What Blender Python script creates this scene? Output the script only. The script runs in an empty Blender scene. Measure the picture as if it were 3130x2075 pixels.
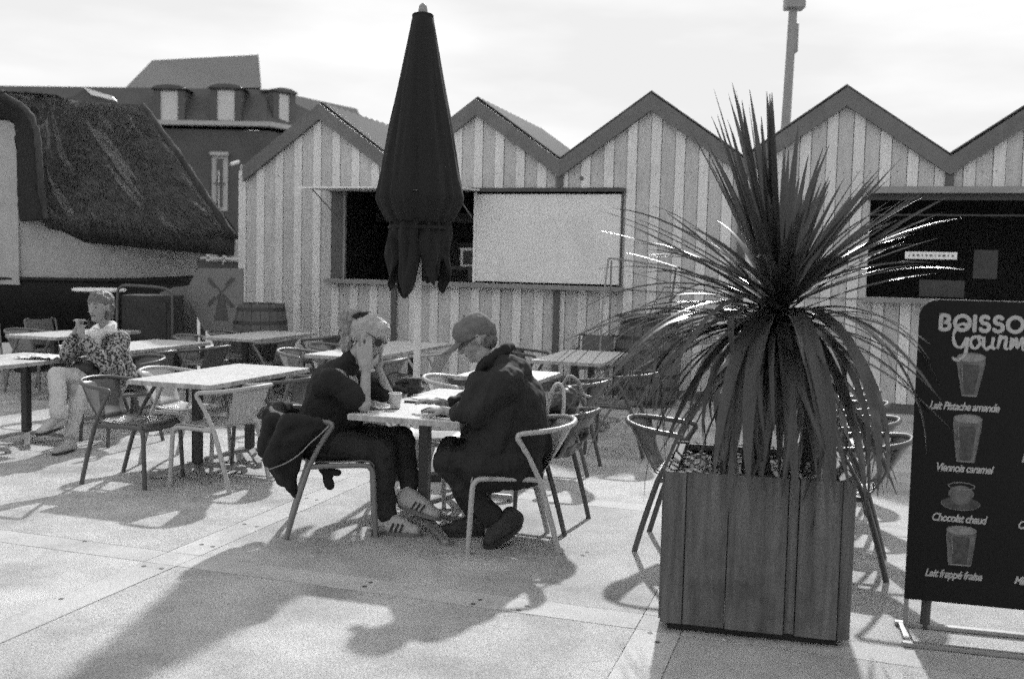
import bpy, bmesh, math, random
from mathutils import Vector, Matrix, noise
R = math.radians
rnd = random.Random(7)
S = bpy.context.scene
COL = S.collection

# ------------------------------------------------------------------ camera, sky, sun, exposure
cam = bpy.data.cameras.new('camera'); cam.sensor_width = 36; cam.lens = 35
cam.clip_end = 2000; cam.clip_start = .05
cam.dof.use_dof = True; cam.dof.focus_distance = 6.4; cam.dof.aperture_fstop = 2.2
co = bpy.data.objects.new('camera', cam); COL.objects.link(co); S.camera = co
EYE = 1.62; PITCH = R(4.1); ROLL = R(1.4)
_f = Vector((0, math.cos(PITCH), -math.sin(PITCH))); _u = Vector((0, math.sin(PITCH), math.cos(PITCH))); _r = Vector((1, 0, 0))
_x = _r*math.cos(ROLL) + _u*math.sin(ROLL); _y = _u*math.cos(ROLL) - _r*math.sin(ROLL)
co.matrix_world = Matrix(((_x.x, _y.x, -_f.x, 0), (_x.y, _y.y, -_f.y, 0), (_x.z, _y.z, -_f.z, EYE), (0, 0, 0, 1)))

SUN_AZ = R(11.5); SUN_EL = R(37.0)      # azimuth east of +Y (behind the huts)
W = bpy.data.worlds.new('World'); S.world = W; W.use_nodes = True
wn = W.node_tree.nodes; wl = W.node_tree.links; wn.clear()
sky = wn.new('ShaderNodeTexSky'); sky.sky_type = 'NISHITA'; sky.sun_disc = False
sky.sun_elevation = SUN_EL; sky.sun_rotation = SUN_AZ; sky.air_density = 1; sky.dust_density = 3.0
bw = wn.new('ShaderNodeRGBToBW'); wl.new(sky.outputs[0], bw.inputs[0])
tc = wn.new('ShaderNodeTexCoord')
mp = wn.new('ShaderNodeMapping'); mp.inputs['Scale'].default_value = (1.6, 1.6, 7.0); wl.new(tc.outputs['Generated'], mp.inputs[0])
cn = wn.new('ShaderNodeTexNoise'); cn.inputs['Scale'].default_value = 1.9; cn.inputs['Detail'].default_value = 6; wl.new(mp.outputs[0], cn.inputs['Vector'])
cr = wn.new('ShaderNodeMapRange'); cr.inputs['From Min'].default_value = .42; cr.inputs['From Max'].default_value = .68
cr.inputs['To Min'].default_value = 0.0; cr.inputs['To Max'].default_value = .95; wl.new(cn.outputs['Fac'], cr.inputs[0])
cl = wn.new('ShaderNodeMix'); cl.data_type = 'FLOAT'; cl.inputs[3].default_value = 6.0   # bright thin cloud
wl.new(cr.outputs[0], cl.inputs[0]); wl.new(bw.outputs[0], cl.inputs[2])
mx = wn.new('ShaderNodeMath'); mx.operation = 'MAXIMUM'; wl.new(cl.outputs[0], mx.inputs[0]); mx.inputs[1].default_value = 4.6
mn = wn.new('ShaderNodeMath'); mn.operation = 'MINIMUM'; wl.new(bw.outputs[0], mn.inputs[0]); mn.inputs[1].default_value = 4.9; wl.new(mn.outputs[0], cl.inputs[2])
bg = wn.new('ShaderNodeBackground'); bg.inputs['Strength'].default_value = .13
wl.new(mx.outputs[0], bg.inputs['Color'])
wo = wn.new('ShaderNodeOutputWorld'); wl.new(bg.outputs[0], wo.inputs[0])
sl = bpy.data.lights.new('sun', 'SUN'); sl.energy = 3.05; sl.angle = R(1.4); sl.color = (1, 1, 1)
so = bpy.data.objects.new('sun', sl); COL.objects.link(so)
_sd = Vector((math.sin(SUN_AZ)*math.cos(SUN_EL), math.cos(SUN_AZ)*math.cos(SUN_EL), math.sin(SUN_EL)))
so.rotation_euler = (-_sd).to_track_quat('-Z', 'Y').to_euler(); so.location = _sd*40
S.view_settings.view_transform = 'Standard'; S.view_settings.look = 'None'
S.view_settings.exposure = 0.45; S.view_settings.gamma = 1; S.view_settings.use_curve_mapping = False
S.cycles.use_denoising = False; S.cycles.use_adaptive_sampling = True; S.cycles.adaptive_threshold = .2; S.cycles.adaptive_min_samples = 5
S.cycles.max_bounces = 6; S.cycles.diffuse_bounces = 3; S.cycles.glossy_bounces = 3; S.cycles.transmission_bounces = 4

# ------------------------------------------------------------------ frame of the square: U along the hut fronts, V away from us
TH = R(18); UU = Vector((math.cos(TH), -math.sin(TH), 0)); VV = Vector((math.sin(TH), math.cos(TH), 0))
def uv(u, v, z=0): return UU*u + VV*v + Vector((0, 0, z))

# ------------------------------------------------------------------ materials (the picture is black and white: every base colour is a grey)
def mat(name, g, rough=.6, var=.15, scale=8, metal=0, bump=0, bscale=None, stretch=(1, 1, 1), spec=.5, grain=0, transl=0, coat=0):
    m = bpy.data.materials.new(name); m.use_nodes = True
    n = m.node_tree.nodes; l = m.node_tree.links; b = n['Principled BSDF']
    b.inputs['Roughness'].default_value = rough; b.inputs['Metallic'].default_value = metal
    b.inputs['Specular IOR Level'].default_value = spec; b.inputs['Coat Weight'].default_value = coat
    t = n.new('ShaderNodeTexCoord'); mpp = n.new('ShaderNodeMapping'); mpp.inputs['Scale'].default_value = stretch
    l.new(t.outputs['Object'], mpp.inputs[0])
    oi = n.new('ShaderNodeObjectInfo'); ad = n.new('ShaderNodeVectorMath'); ad.operation = 'ADD'
    l.new(mpp.outputs[0], ad.inputs[0])
    sc = n.new('ShaderNodeMath'); sc.operation = 'MULTIPLY'; sc.inputs[1].default_value = 37.0; l.new(oi.outputs['Random'], sc.inputs[0])
    l.new(sc.outputs[0], ad.inputs[1])
    nz = n.new('ShaderNodeTexNoise'); nz.inputs['Scale'].default_value = scale; nz.inputs['Detail'].default_value = 7
    nz.inputs['Roughness'].default_value = .65; l.new(ad.outputs[0], nz.inputs['Vector'])
    mr = n.new('ShaderNodeMapRange'); mr.inputs['From Min'].default_value = .3; mr.inputs['From Max'].default_value = .7
    mr.inputs['To Min'].default_value = g*(1-var); mr.inputs['To Max'].default_value = g*(1+var); l.new(nz.outputs['Fac'], mr.inputs[0])
    out = mr.outputs[0]
    if grain:
        n2 = n.new('ShaderNodeTexNoise'); n2.inputs['Scale'].default_value = 190; n2.inputs['Detail'].default_value = 3
        l.new(t.outputs['Object'], n2.inputs['Vector'])
        m2 = n.new('ShaderNodeMapRange'); m2.inputs['From Min'].default_value = .35; m2.inputs['From Max'].default_value = .65
        m2.inputs['To Min'].default_value = 1-grain; m2.inputs['To Max'].default_value = 1+grain; l.new(n2.outputs['Fac'], m2.inputs[0])
        mm = n.new('ShaderNodeMath'); mm.operation = 'MULTIPLY'; l.new(out, mm.inputs[0]); l.new(m2.outputs[0], mm.inputs[1]); out = mm.outputs[0]
    # each object a little lighter or darker than its neighbour
    m3 = n.new('ShaderNodeMapRange'); m3.inputs['To Min'].default_value = .94; m3.inputs['To Max'].default_value = 1.06; l.new(oi.outputs['Random'], m3.inputs[0])
    m4 = n.new('ShaderNodeMath'); m4.operation = 'MULTIPLY'; l.new(out, m4.inputs[0]); l.new(m3.outputs[0], m4.inputs[1])
    cc = n.new('ShaderNodeCombineColor'); [l.new(m4.outputs[0], cc.inputs[i]) for i in range(3)]
    l.new(cc.outputs[0], b.inputs['Base Color'])
    rr = n.new('ShaderNodeMapRange'); rr.inputs['To Min'].default_value = max(0.05, rough-.12); rr.inputs['To Max'].default_value = min(1, rough+.12)
    l.new(nz.outputs['Fac'], rr.inputs[0]); l.new(rr.outputs[0], b.inputs['Roughness'])
    if bump:
        nb = n.new('ShaderNodeTexNoise'); nb.inputs['Scale'].default_value = bscale or scale*3; nb.inputs['Detail'].default_value = 6
        l.new(ad.outputs[0], nb.inputs['Vector'])
        bp = n.new('ShaderNodeBump'); bp.inputs['Strength'].default_value = bump; bp.inputs['Distance'].default_value = .01
        l.new(nb.outputs['Fac'], bp.inputs['Height']); l.new(bp.outputs[0], b.inputs['Normal'])
    if transl:
        tr = n.new('ShaderNodeBsdfTranslucent'); tr.inputs['Color'].default_value = (g*2.2,)*3+(1,)
        ms = n.new('ShaderNodeMixShader'); ms.inputs[0].default_value = transl
        l.new(b.outputs[0], ms.inputs[1]); l.new(tr.outputs[0], ms.inputs[2]); l.new(ms.outputs[0], n['Material Output'].inputs[0])
    return m
M = {
 'slab': mat('washed_concrete', .40, .85, .26, 1.9, grain=.62, bump=.25, bscale=70),
 'band': mat('smooth_concrete', .435, .8, .14, 2, grain=.35, bump=.1, bscale=60),
 'bed': mat('joint_bed', .16, .9, .3, 5, grain=.3),
 'far_ground': mat('worn_asphalt', .20, .9, .2, .8, grain=.3),
 'hole': mat('hole_shadowed_iron', .06, .7, .2, 20),
 'plank_l': mat('pale_painted_wood', .72, .7, .10, 5, bump=.15, stretch=(6, 6, .7), grain=.05),
 'plank_m': mat('mid_painted_wood', .52, .7, .13, 5, bump=.15, stretch=(6, 6, .7), grain=.06),
 'fascia': mat('grey_flashing', .145, .55, .12, 6, bump=.1),
 'sheet': mat('corrugated_sheet', .20, .6, .15, 4, metal=.2),
 'post': mat('dark_downpipe', .10, .5, .1, 6),
 'frame_d': mat('dark_frame', .06, .45, .2, 8),
 'white': mat('white_panel', .80, .5, .05, 2, grain=.03),
 'counter': mat('grey_counter', .26, .5, .15, 6),
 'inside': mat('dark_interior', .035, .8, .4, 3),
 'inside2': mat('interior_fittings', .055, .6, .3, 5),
 'paper': mat('white_paper', .82, .7, .03, 12),
 'thatch': mat('weathered_thatch', .048, .95, .6, 3.2, bump=1.0, bscale=26, stretch=(1.8, .6, .5)),
 'straw': mat('straw_ends', .075, .9, .5, 9),
 'hull_w': mat('white_hull_paint', .40, .65, .10, 2.2, bump=.12, grain=.05),
 'hull_d': mat('tarred_hull', .012, .7, .4, 3),
 'brick': mat('far_brick', .095, .9, .18, .8, grain=.1),
 'slate': mat('far_slate', .085, .65, .2, 1.2),
 'slate_l': mat('far_zinc_roof', .17, .6, .06, .6),
 'stone': mat('far_pale_stone', .42, .8, .1, 1),
 'shutter': mat('far_white_shutter', .62, .7, .05, 1),
 'glass': mat('dark_glass', .03, .12, .1, 2, spec=.8),
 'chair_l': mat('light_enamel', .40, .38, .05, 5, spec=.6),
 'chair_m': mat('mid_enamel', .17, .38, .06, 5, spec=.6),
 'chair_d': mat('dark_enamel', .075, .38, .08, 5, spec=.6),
 'top': mat('speckled_table_board', .56, .42, .12, 22, spec=.5, grain=.12),
 'edge': mat('banded_table_edge', .36, .5, .45, 9, stretch=(3, 3, .2)),
 'column': mat('dark_table_column', .035, .42, .2, 8),
 'cast': mat('cast_aluminium_foot', .30, .42, .15, 8, metal=.5),
 'canvas': mat('dark_canvas', .0085, .9, .25, 6, bump=.3, bscale=30),
 'pole': mat('white_pole', .62, .45, .05, 3),
 'galv': mat('galvanised_steel', .28, .5, .1, 4, metal=.3),
 'wood_p': mat('stained_planter_board', .105, .7, .55, 2.6, bump=.7, bscale=11, stretch=(9, 9, .6), grain=.15),
 'soil': mat('potting_soil', .05, .95, .4, 30, bump=1, bscale=50),
 'gravel': mat('light_gravel', .4, .8, .4, 40),
 'leaf': mat('sword_leaf', .036, .32, .35, 3, spec=.6, transl=.28, stretch=(1, 1, .4)),
 'leaf_d': mat('hanging_dry_leaf', .058, .30, .45, 3, spec=.55, transl=.25, stretch=(1, 1, .4)),
 'trunk': mat('fibrous_trunk', .05, .95, .4, 14, bump=.8),
 'board': mat('black_sign_face', .008, .6, .2, 5, spec=.2),
 'print': mat('pale_print', .38, .6, .1, 20),
 'print_d': mat('grey_print', .11, .6, .55, 26),
 'barrel': mat('oak_stave', .11, .75, .3, 4, bump=.3, stretch=(5, 5, .6)),
 'hoop': mat('iron_hoop', .05, .5, .2, 6, metal=.4),
 'skin': mat('skin', .29, .5, .10, 9, bump=.08, bscale=60),
 'hair_l': mat('fair_hair', .36, .5, .35, 14, bump=.8, bscale=60, stretch=(1, 1, 3)),
 'hair_p': mat('grey_blond_hair', .25, .5, .6, 20, bump=.9, bscale=70, stretch=(3, 3, 1)),
 'hair_m': mat('grey_fair_hair', .14, .5, .5, 16, bump=.9, bscale=60, stretch=(3, 3, 1)),
 'black_cloth': mat('black_cloth', .010, .9, .3, 12, bump=.25, bscale=40),
 'coat': mat('dark_waxed_coat', .013, .8, .35, 7, bump=.35, bscale=22, spec=.45),
 'denim': mat('dark_denim', .022, .9, .35, 12, bump=.3, bscale=60),
 'lightcloth': mat('pale_trousers', .50, .9, .08, 9, bump=.2, bscale=30),
 'shawl': mat('white_scarf', .66, .9, .1, 20, bump=.4, bscale=50),
 'shoe': mat('pale_trainer', .42, .7, .12, 16),
 'stripe': mat('dark_stripe', .03, .6, .1, 10),
 'shoe_d': mat('dark_shoe', .03, .7, .4, 12),
 'sole': mat('rubber_sole', .15, .7, .1, 12),
 'cap': mat('faded_cap', .13, .85, .25, 22, bump=.3, bscale=60),
 'lens': mat('dark_lens', .01, .15, .1, 3, spec=.8),
 'leather': mat('dark_leather', .02, .4, .4, 10, bump=.4, bscale=30),
 'cup': mat('paper_cup', .55, .6, .05, 20),
}
def stain(m, amt, scale, lo, hi):
    n = m.node_tree.nodes; l = m.node_tree.links; b = n['Principled BSDF']; src = b.inputs['Base Color'].links[0].from_socket
    t = n.new('ShaderNodeTexCoord'); g_ = n.new('ShaderNodeNewGeometry'); z = n.new('ShaderNodeTexNoise'); z.inputs['Scale'].default_value = scale; z.inputs['Detail'].default_value = 9; z.inputs['Roughness'].default_value = .7
    l.new(g_.outputs['Position'], z.inputs['Vector'])
    r = n.new('ShaderNodeMapRange'); r.inputs['From Min'].default_value = lo; r.inputs['From Max'].default_value = hi; r.inputs['To Min'].default_value = 1; r.inputs['To Max'].default_value = 1-amt; l.new(z.outputs['Fac'], r.inputs[0])
    x = n.new('ShaderNodeVectorMath'); x.operation = 'SCALE'; l.new(src, x.inputs[0]); l.new(r.outputs[0], x.inputs['Scale']); l.new(x.outputs[0], b.inputs['Base Color'])
stain(M['slab'], .24, 1.7, .50, .66); stain(M['band'], .20, 2.3, .50, .66); stain(M['wood_p'], .45, 3.1, .52, .68); stain(M['plank_m'], .18, 1.3, .52, .68); stain(M['plank_l'], .16, 1.3, .52, .68)
stain(M['fascia'], .2, 2.2, .5, .65); stain(M['white'], .10, 1.6, .52, .68); stain(M['hull_w'], .22, 1.2, .5, .66)
def pattern_mat():
    m = mat('leopard_knit', .4, .9, .05, 9, bump=.4, bscale=60)
    n = m.node_tree.nodes; l = m.node_tree.links
    v = n.new('ShaderNodeTexNoise'); v.inputs['Scale'].default_value = 52; v.inputs['Detail'].default_value = 3
    t = n.new('ShaderNodeTexCoord'); l.new(t.outputs['Object'], v.inputs['Vector'])
    r = n.new('ShaderNodeValToRGB'); r.color_ramp.elements[0].position = .46; r.color_ramp.elements[0].color = (.015,)*3+(1,)
    r.color_ramp.elements[1].position = .53; r.color_ramp.elements[1].color = (.36,)*3+(1,)
    l.new(v.outputs['Fac'], r.inputs[0]); l.new(r.outputs[0], n['Principled BSDF'].inputs['Base Color']); return m
M['leopard'] = pattern_mat()

# ------------------------------------------------------------------ building helpers
class MB:
    def __init__(s): s.v = []; s.f = []
    def add(s, vs, fs):
        o = len(s.v); s.v += [Vector(x) for x in vs]; s.f += [tuple(i+o for i in f) for f in fs]; return s
    def box(s, c, d, X=None, Y=None, Z=None):
        c = Vector(c); X = Vector(X or (1, 0, 0)); Y = Vector(Y or (0, 1, 0)); Z = Vector(Z) if Z else X.cross(Y)
        hx, hy, hz = d[0]/2, d[1]/2, d[2]/2
        vs = [c+X*(i*hx)+Y*(j*hy)+Z*(k*hz) for k in (-1, 1) for j in (-1, 1) for i in (-1, 1)]
        return s.add(vs, [(0, 2, 3, 1), (4, 5, 7, 6), (0, 1, 5, 4), (2, 6, 7, 3), (0, 4, 6, 2), (1, 3, 7, 5)])
    def prism(s, poly, off):      # poly: list of 3D points (planar), extruded by off
        n = len(poly); p = [Vector(a) for a in poly]; q = [a+Vector(off) for a in p]
        return s.add(p+q, [tuple(range(n-1, -1, -1)), tuple(range(n, 2*n))]+[(i, (i+1) % n, n+(i+1) % n, n+i) for i in range(n)])
    def tube(s, pts, r, n=8, cap=True, flat=None):
        pts = [Vector(p) for p in pts]; rs = r if isinstance(r, (list, tuple)) else [r]*len(pts)
        vs = []; fs = []; prev = None
        for i, p in enumerate(pts):
            t = (pts[min(i+1, len(pts)-1)]-pts[max(i-1, 0)])
            if t.length < 1e-9: t = Vector((0, 0, 1))
            t.normalize()
            a = prev if prev is not None else (Vector((0, 0, 1)) if abs(t.z) < .9 else Vector((1, 0, 0)))
            a = (a - t*a.dot(t))
            if a.length < 1e-6: a = t.orthogonal()
            a.normalize(); b = t.cross(a); prev = a
            for k in range(n):
                an = 2*math.pi*k/n; vs.append(p+(a*math.cos(an)+b*math.sin(an))*rs[i])
        for i in range(len(pts)-1):
            for k in range(n): fs.append((i*n+k, i*n+(k+1) % n, (i+1)*n+(k+1) % n, (i+1)*n+k))
        if cap: fs += [tuple(range(n-1, -1, -1)), tuple((len(pts)-1)*n+k for k in range(n))]
        return s.add(vs, fs)
    def lathe(s, prof, c=(0, 0, 0), n=24, mod=None, cap=True):
        c = Vector(c); vs = []; fs = []
        for r, z in prof:
            for k in range(n):
                a = 2*math.pi*k/n; q = r*(mod(a, z) if mod else 1); vs.append(c+Vector((q*math.cos(a), q*math.sin(a), z)))
        for i in range(len(prof)-1):
            for k in range(n): fs.append((i*n+k, i*n+(k+1) % n, (i+1)*n+(k+1) % n, (i+1)*n+k))
        if cap: fs += [tuple(range(n-1, -1, -1)), tuple((len(prof)-1)*n+k for k in range(n))]
        return s.add(vs, fs)
    def ball(s, c, r, n=10, m=7):
        c = Vector(c); r = r if isinstance(r, (list, tuple)) else (r, r, r)
        vs = [c+Vector((0, 0, -r[2]))]; fs = []
        for j in range(1, m):
            ph = -math.pi/2+math.pi*j/m
            for k in range(n):
                a = 2*math.pi*k/n; vs.append(c+Vector((r[0]*math.cos(ph)*math.cos(a), r[1]*math.cos(ph)*math.sin(a), r[2]*math.sin(ph))))
        vs.append(c+Vector((0, 0, r[2]))); L = len(vs)-1
        for k in range(n):
            fs.append((0, 1+(k+1) % n, 1+k)); fs.append((L, 1+(m-2)*n+k, 1+(m-2)*n+(k+1) % n))
            for j in range(m-2): fs.append((1+j*n+k, 1+j*n+(k+1) % n, 1+(j+1)*n+(k+1) % n, 1+(j+1)*n+k))
        return s.add(vs, fs)
    def build(s, name, m, parent=None, smooth=False, bevel=0, auto=None, recalc=True):
        me = bpy.data.meshes.new(name)
        off = Vector((0, 0, 0))
        if parent is not None and parent.get('_world'): off = parent_world(parent)
        me.from_pydata([tuple(v-off) for v in s.v], [], s.f)
        bm = bmesh.new(); bm.from_mesh(me)
        if recalc: bmesh.ops.recalc_face_normals(bm, faces=bm.faces)
        if bevel: bmesh.ops.bevel(bm, geom=list(bm.edges), offset=bevel, segments=2, affect='EDGES', profile=.6, clamp_overlap=True)
        bm.to_mesh(me); bm.free()
        if smooth:
            for p in me.polygons: p.use_smooth = True
            if auto is not None: me.set_sharp_from_angle(angle=R(auto))
        me.materials.append(m if not isinstance(m, str) else M[m])
        o = bpy.data.objects.new(name, me); COL.objects.link(o)
        if parent is not None: o.parent = parent
        return o
def parent_world(p):
    v = Vector(p.location)
    while p.parent: p = p.parent; v += Vector(p.location)
    return v
def tag(o, label=None, cat=None, group=None, kind=None):
    if label: o['label'] = label
    if cat: o['category'] = cat
    if group: o['group'] = group
    if kind: o['kind'] = kind
    return o
def thing(name, label, cat, loc=(0, 0, 0), rz=0, group=None, world=False, kind=None):
    # world=True: children are given in world coordinates (the thing keeps rotation 0)
    o = bpy.data.objects.new(name, None); COL.objects.link(o); o.location = loc; o.rotation_euler = (0, 0, rz); o.empty_display_size = .2
    if world: o['_world'] = 1
    return tag(o, label, cat, group, kind)
def sub(parent_obj):   # world-coordinate meshes hung under a mesh part of a world=True thing
    parent_obj['_world'] = 1; return parent_obj
def catmull(P, k=4):
    P = [Vector(p) for p in P]; out = []
    for i in range(len(P)-1):
        a, b, c, d = P[max(i-1, 0)], P[i], P[i+1], P[min(i+2, len(P)-1)]
        for j in range(k):
            t = j/k; out.append(.5*((2*b)+(c-a)*t+(2*a-5*b+4*c-d)*t*t+(3*b-a-3*c+d)*t**3))
    out.append(P[-1]); return out
def copy_tree(o, parent=None):
    c = o.copy(); COL.objects.link(c); c.parent = parent
    for ch in list(o.children): copy_tree(ch, c)
    return c
def face_angle(d):      # local +Y turned to the direction d
    return math.atan2(-d[0], d[1])
A_U = face_angle((UU.x, UU.y)); A_NU = face_angle((-UU.x, -UU.y)); A_V = face_angle((VV.x, VV.y)); A_NV = face_angle((-VV.x, -VV.y))

# ------------------------------------------------------------------ ground
g = MB().add([(-300, -60, -.03), (300, -60, -.03), (300, 900, -.03), (-300, 900, -.03)], [(0, 1, 2, 3)]).build('ground', 'far_ground'); tag(g, kind='structure')
bed = MB().box(uv(-3.3, 9.5, -.014), (26, 22, .012), UU, VV).build('joint_bed', 'bed'); tag(bed, kind='structure')
pv = thing('pavement', None, None, (0, 0, 0), 0, kind='structure', world=True)
ub = [-3.37+2.67*k for k in range(-3, 5)]; vb = [4.49+2.22*k for k in range(-2, 8)]
BW = .20; J = .004
for i in range(len(ub)-1):
    for j in range(len(vb)-1):
        u0, u1, v0, v1 = ub[i]+BW/2+J, ub[i+1]-BW/2-J, vb[j]+BW/2+J, vb[j+1]-BW/2-J
        MB().box(uv((u0+u1)/2, (v0+v1)/2, -.004+rnd.uniform(-.0015, .0015)), (u1-u0, v1-v0, .008), UU, VV).build('paving_slab', 'slab', pv)
for i in range(len(ub)):
    for j in range(len(vb)-1):
        v0, v1 = vb[j]+BW/2+J, vb[j+1]-BW/2-J
        MB().box(uv(ub[i], (v0+v1)/2, -.003), (BW, v1-v0, .008), UU, VV).build('border_strip', 'band', pv)
for j in range(len(vb)):
    for i in range(len(ub)-1):
        u0, u1 = ub[i]+BW/2+J, ub[i+1]-BW/2-J
        MB().box(uv((u0+u1)/2, vb[j], -.003), (u1-u0, BW, .008), UU, VV).build('border_strip', 'band', pv)
    for i in range(len(ub)):
        MB().box(uv(ub[i], vb[j], -.0034), (BW, BW, .008), UU, VV).build('corner_stone', 'band', pv)
hm = MB()
for u, v in [(-3.44, 3.75), (-4.03, 4.58), (-3.42, 4.32), (-3.31, 4.32), (-3.39, 4.78), (-3.31, 4.77), (-3.32, 5.24), (-3.42, 5.26), (-1.59, 4.49), (-1.6, 4.42), (-1.35, 4.49),
             (-1.37, 4.42), (-1.3, 5.5), (-1.31, 5.43), (-.73, 4.36), (-.68, 4.26), (-3.4, 3.2), (-3.31, 3.22), (-.7, 3.6), (-3.33, 6.0), (-3.42, 6.02), (-.74, 5.6), (-.66, 5.62), (-2.2, 4.46), (-2.2, 4.53)]:
    hm.lathe([(.013, .0012), (.013, .0022)], uv(u, v), 10)
tag(hm.build('fixing_holes', 'hole', pv), kind='stuff')

# ------------------------------------------------------------------ row of striped huts
P0 = Vector((-2.76, 14.2, 0)); L = 2.34; ZP, ZV = 3.85, 3.03
def hw(t, z, d=0): return P0 + UU*t + VV*d + Vector((0, 0, z))     # t along the front, d into the hut
hut = thing('kiosk_row', 'long row of striped wooden huts with zigzag gables and serving hatches', 'kiosk building', P0, world=True)
def roofz(t):
    k = (t/L) % 1.0; k = min(k, 1-k)*2
    if t < 0: k = -t/(L/2) if t > -L/2 else 1
    return ZP-(ZP-ZV)*k
T0, T1 = -1.345, 11.6
O = [(.18, 4.36, 1.41, 2.63), (7.34, 11.2, 1.38, 2.58)]
def plank(a, b, z0, m, zt=None):
    # full-height strip from z0 to the roof line, with the gable's slope cut into its head
    if zt is None:
        pts = [(a, z0), (b, z0), (b, roofz(b)-.10)]
        for kk in range(-1, 12):
            q = kk*L/2
            if a+.004 < q < b-.004: pts.append((q, roofz(q)-.10))
        pts.append((a, roofz(a)-.10))
    else: pts = [(a, z0), (b, z0), (b, zt), (a, zt)]
    d = .0 if m == 'plank_l' else .012
    d += rnd.uniform(-.003, .003)
    MB().prism([hw(t, z, d) for t, z in pts], VV*.028).build('plank', m, hut)
t = T0; i = 0
while t < T1:
    w = .130 if i % 2 == 0 else .172
    w *= rnd.uniform(.97, 1.03)
    a, b = t+.0035, min(t+w, T1)-.0035; m = 'plank_l' if i % 2 == 0 else 'plank_m'
    segs = [(a, b, .12, None)]
    for (o0, o1, z0, z1) in O:
        ns = []
        for (p, q, lo, hi) in segs:
            if q <= o0 or p >= o1: ns.append((p, q, lo, hi)); continue
            if p < o0: ns.append((p, o0, lo, hi))
            if q > o1: ns.append((o1, q, lo, hi))
            pp, qq = max(p, o0), min(q, o1)
            ns.append((pp, qq, lo, z0)); ns.append((pp, qq, z1, None))
        segs = ns
    for p, q, lo, hi in segs:
        if q-p > .008: plank(p, q, lo, m, hi)
    t += w; i += 1
# side wall and skirting
MB().box(hw(T0+.015, 1.55, 1.45), (.03, 2.82, 2.95), UU, VV).build('side_wall', 'plank_m', hut)
MB().box(hw((T0+T1)/2, .06, .03), (T1-T0, .05, .12), UU, VV).build('plinth', 'post', hut)
for k in range(6):      # down pipes at the valleys
    tv = L/2+k*L
    if k in (0, 1, 2, 3, 4):
        in_op = any(o0 < tv < o1 for o0, o1, *_ in O)
        if in_op:
            o = [x for x in O if x[0] < tv < x[1]][0]
            MB().box(hw(tv, (.12+o[2]-.05)/2, -.018), (.085, .03, o[2]-.17), UU, VV).build('downpipe', 'post', hut)
            MB().box(hw(tv, (o[3]+.06+ZV-.08)/2, -.018), (.095, .03, ZV-.14-o[3]), UU, VV).build('downpipe', 'post', hut)
        else:
            MB().box(hw(tv, (.12+ZV-.08)/2, -.018), (.085, .03, ZV-.2), UU, VV).build('downpipe', 'post', hut)
# bargeboards and corrugated roof slopes
for k in range(6):
    tp = k*L
    for sgn in (-1, 1):
        ta, tb = tp, tp+sgn*(L/2+(.06 if (k == 0 and sgn < 0) else 0))
        za, zb = ZP, ZP-(ZP-ZV)*abs(tb-tp)/(L/2)
        MB().prism([hw(ta, za-.215, -.07), hw(tb, zb-.215, -.07), hw(tb, zb, -.07), hw(ta, za, -.07)], VV*(.065+.002*sgn)).build('bargeboard', 'fascia', hut)
        nr = 26; vs = []; fs = []
        for d in (.0, 2.95):
            for j in range(nr*4+1):
                pass
        # corrugations run down the slope: the profile varies along the depth
        nd = 60; mb = MB(); vv = []
        for j in range(nd+1):
            d = .0+2.95*j/nd; h = .030*(1 if j % 4 == 0 else 0)
            vv += [hw(ta, za+.012+h, d), hw(tb, zb+.012+h, d)]
        mb.add(vv, [(2*j, 2*j+1, 2*j+3, 2*j+2) for j in range(nd)])
        o_ = mb.build('roof_sheet', 'sheet', hut)
        sm = o_.modifiers.new('th', 'SOLIDIFY'); sm.thickness = .012; sm.offset = -1
# sheathing behind the boards
for (a, b, zl, zh) in [(T0, O[0][0], .1, None), (O[0][0], O[0][1], .1, O[0][2]-.0), (O[0][0], O[0][1], O[0][3], None), (O[0][1], O[1][0], .1, None), (O[1][0], O[1][1], .1, O[1][2]), (O[1][0], O[1][1], O[1][3], None), (O[1][1], T1, .1, None)]:
    if zh is not None: pts = [(a, zl), (b, zl), (b, zh), (a, zh)]
    else: pts = [(a, zl), (b, zl), (b, roofz(b)-.12)]+[(kk*L/2, roofz(kk*L/2)-.12) for kk in range(12, -2, -1) if a+.01 < kk*L/2 < b-.01]+[(a, roofz(a)-.12)]
    MB().prism([hw(t, z, .05) for t, z in pts], VV*.03).build('sheathing', 'post', hut)
# white hatch surround etc. for the left opening
o0, o1, z0, z1 = O[0]
MB().box(hw((o0+o1)/2, z0-.03, -.06), (o1-o0+.08, .16, .055), UU, VV).build('counter', 'counter', hut)
MB().box(hw((o0+o1)/2+.0, z1+.02, -.03), (o1-o0+.06, .06, .05), UU, VV).build('lintel', 'frame_d', hut)
MB().box(hw(o0+.10, (z0+z1)/2, .03), (.2, .04, z1-z0-.01), UU, VV).build('jamb', 'post', hut)
MB().box(hw(o0+.21, (z0+z1)/2, .0), (.03, .05, z1-z0-.01), UU, VV).build('jamb', 'counter', hut)
MB().box(hw(o1-.012, (z0+z1)/2, .0), (.024, .05, z1-z0-.01), UU, VV).build('jamb', 'frame_d', hut)
pn = MB().box(hw(3.35, (z0+z1)/2-.005, .0), (1.97, .03, z1-z0-.06), UU, VV).build('sliding_panel', 'white', hut)
MB().box(hw(2.345, (z0+z1)/2, -.005), (.035, .05, z1-z0-.02), UU, VV).build('panel_stile', 'white', hut)
fl = MB().prism([hw(o0+.02, z1+.005, -.03), hw(2.42, z1+.005, -.03), hw(2.42, z1-.03, -.95), hw(o0+.02, z1-.03, -.95)], (0, 0, .022)).build('raised_flap', 'white', hut)
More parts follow.
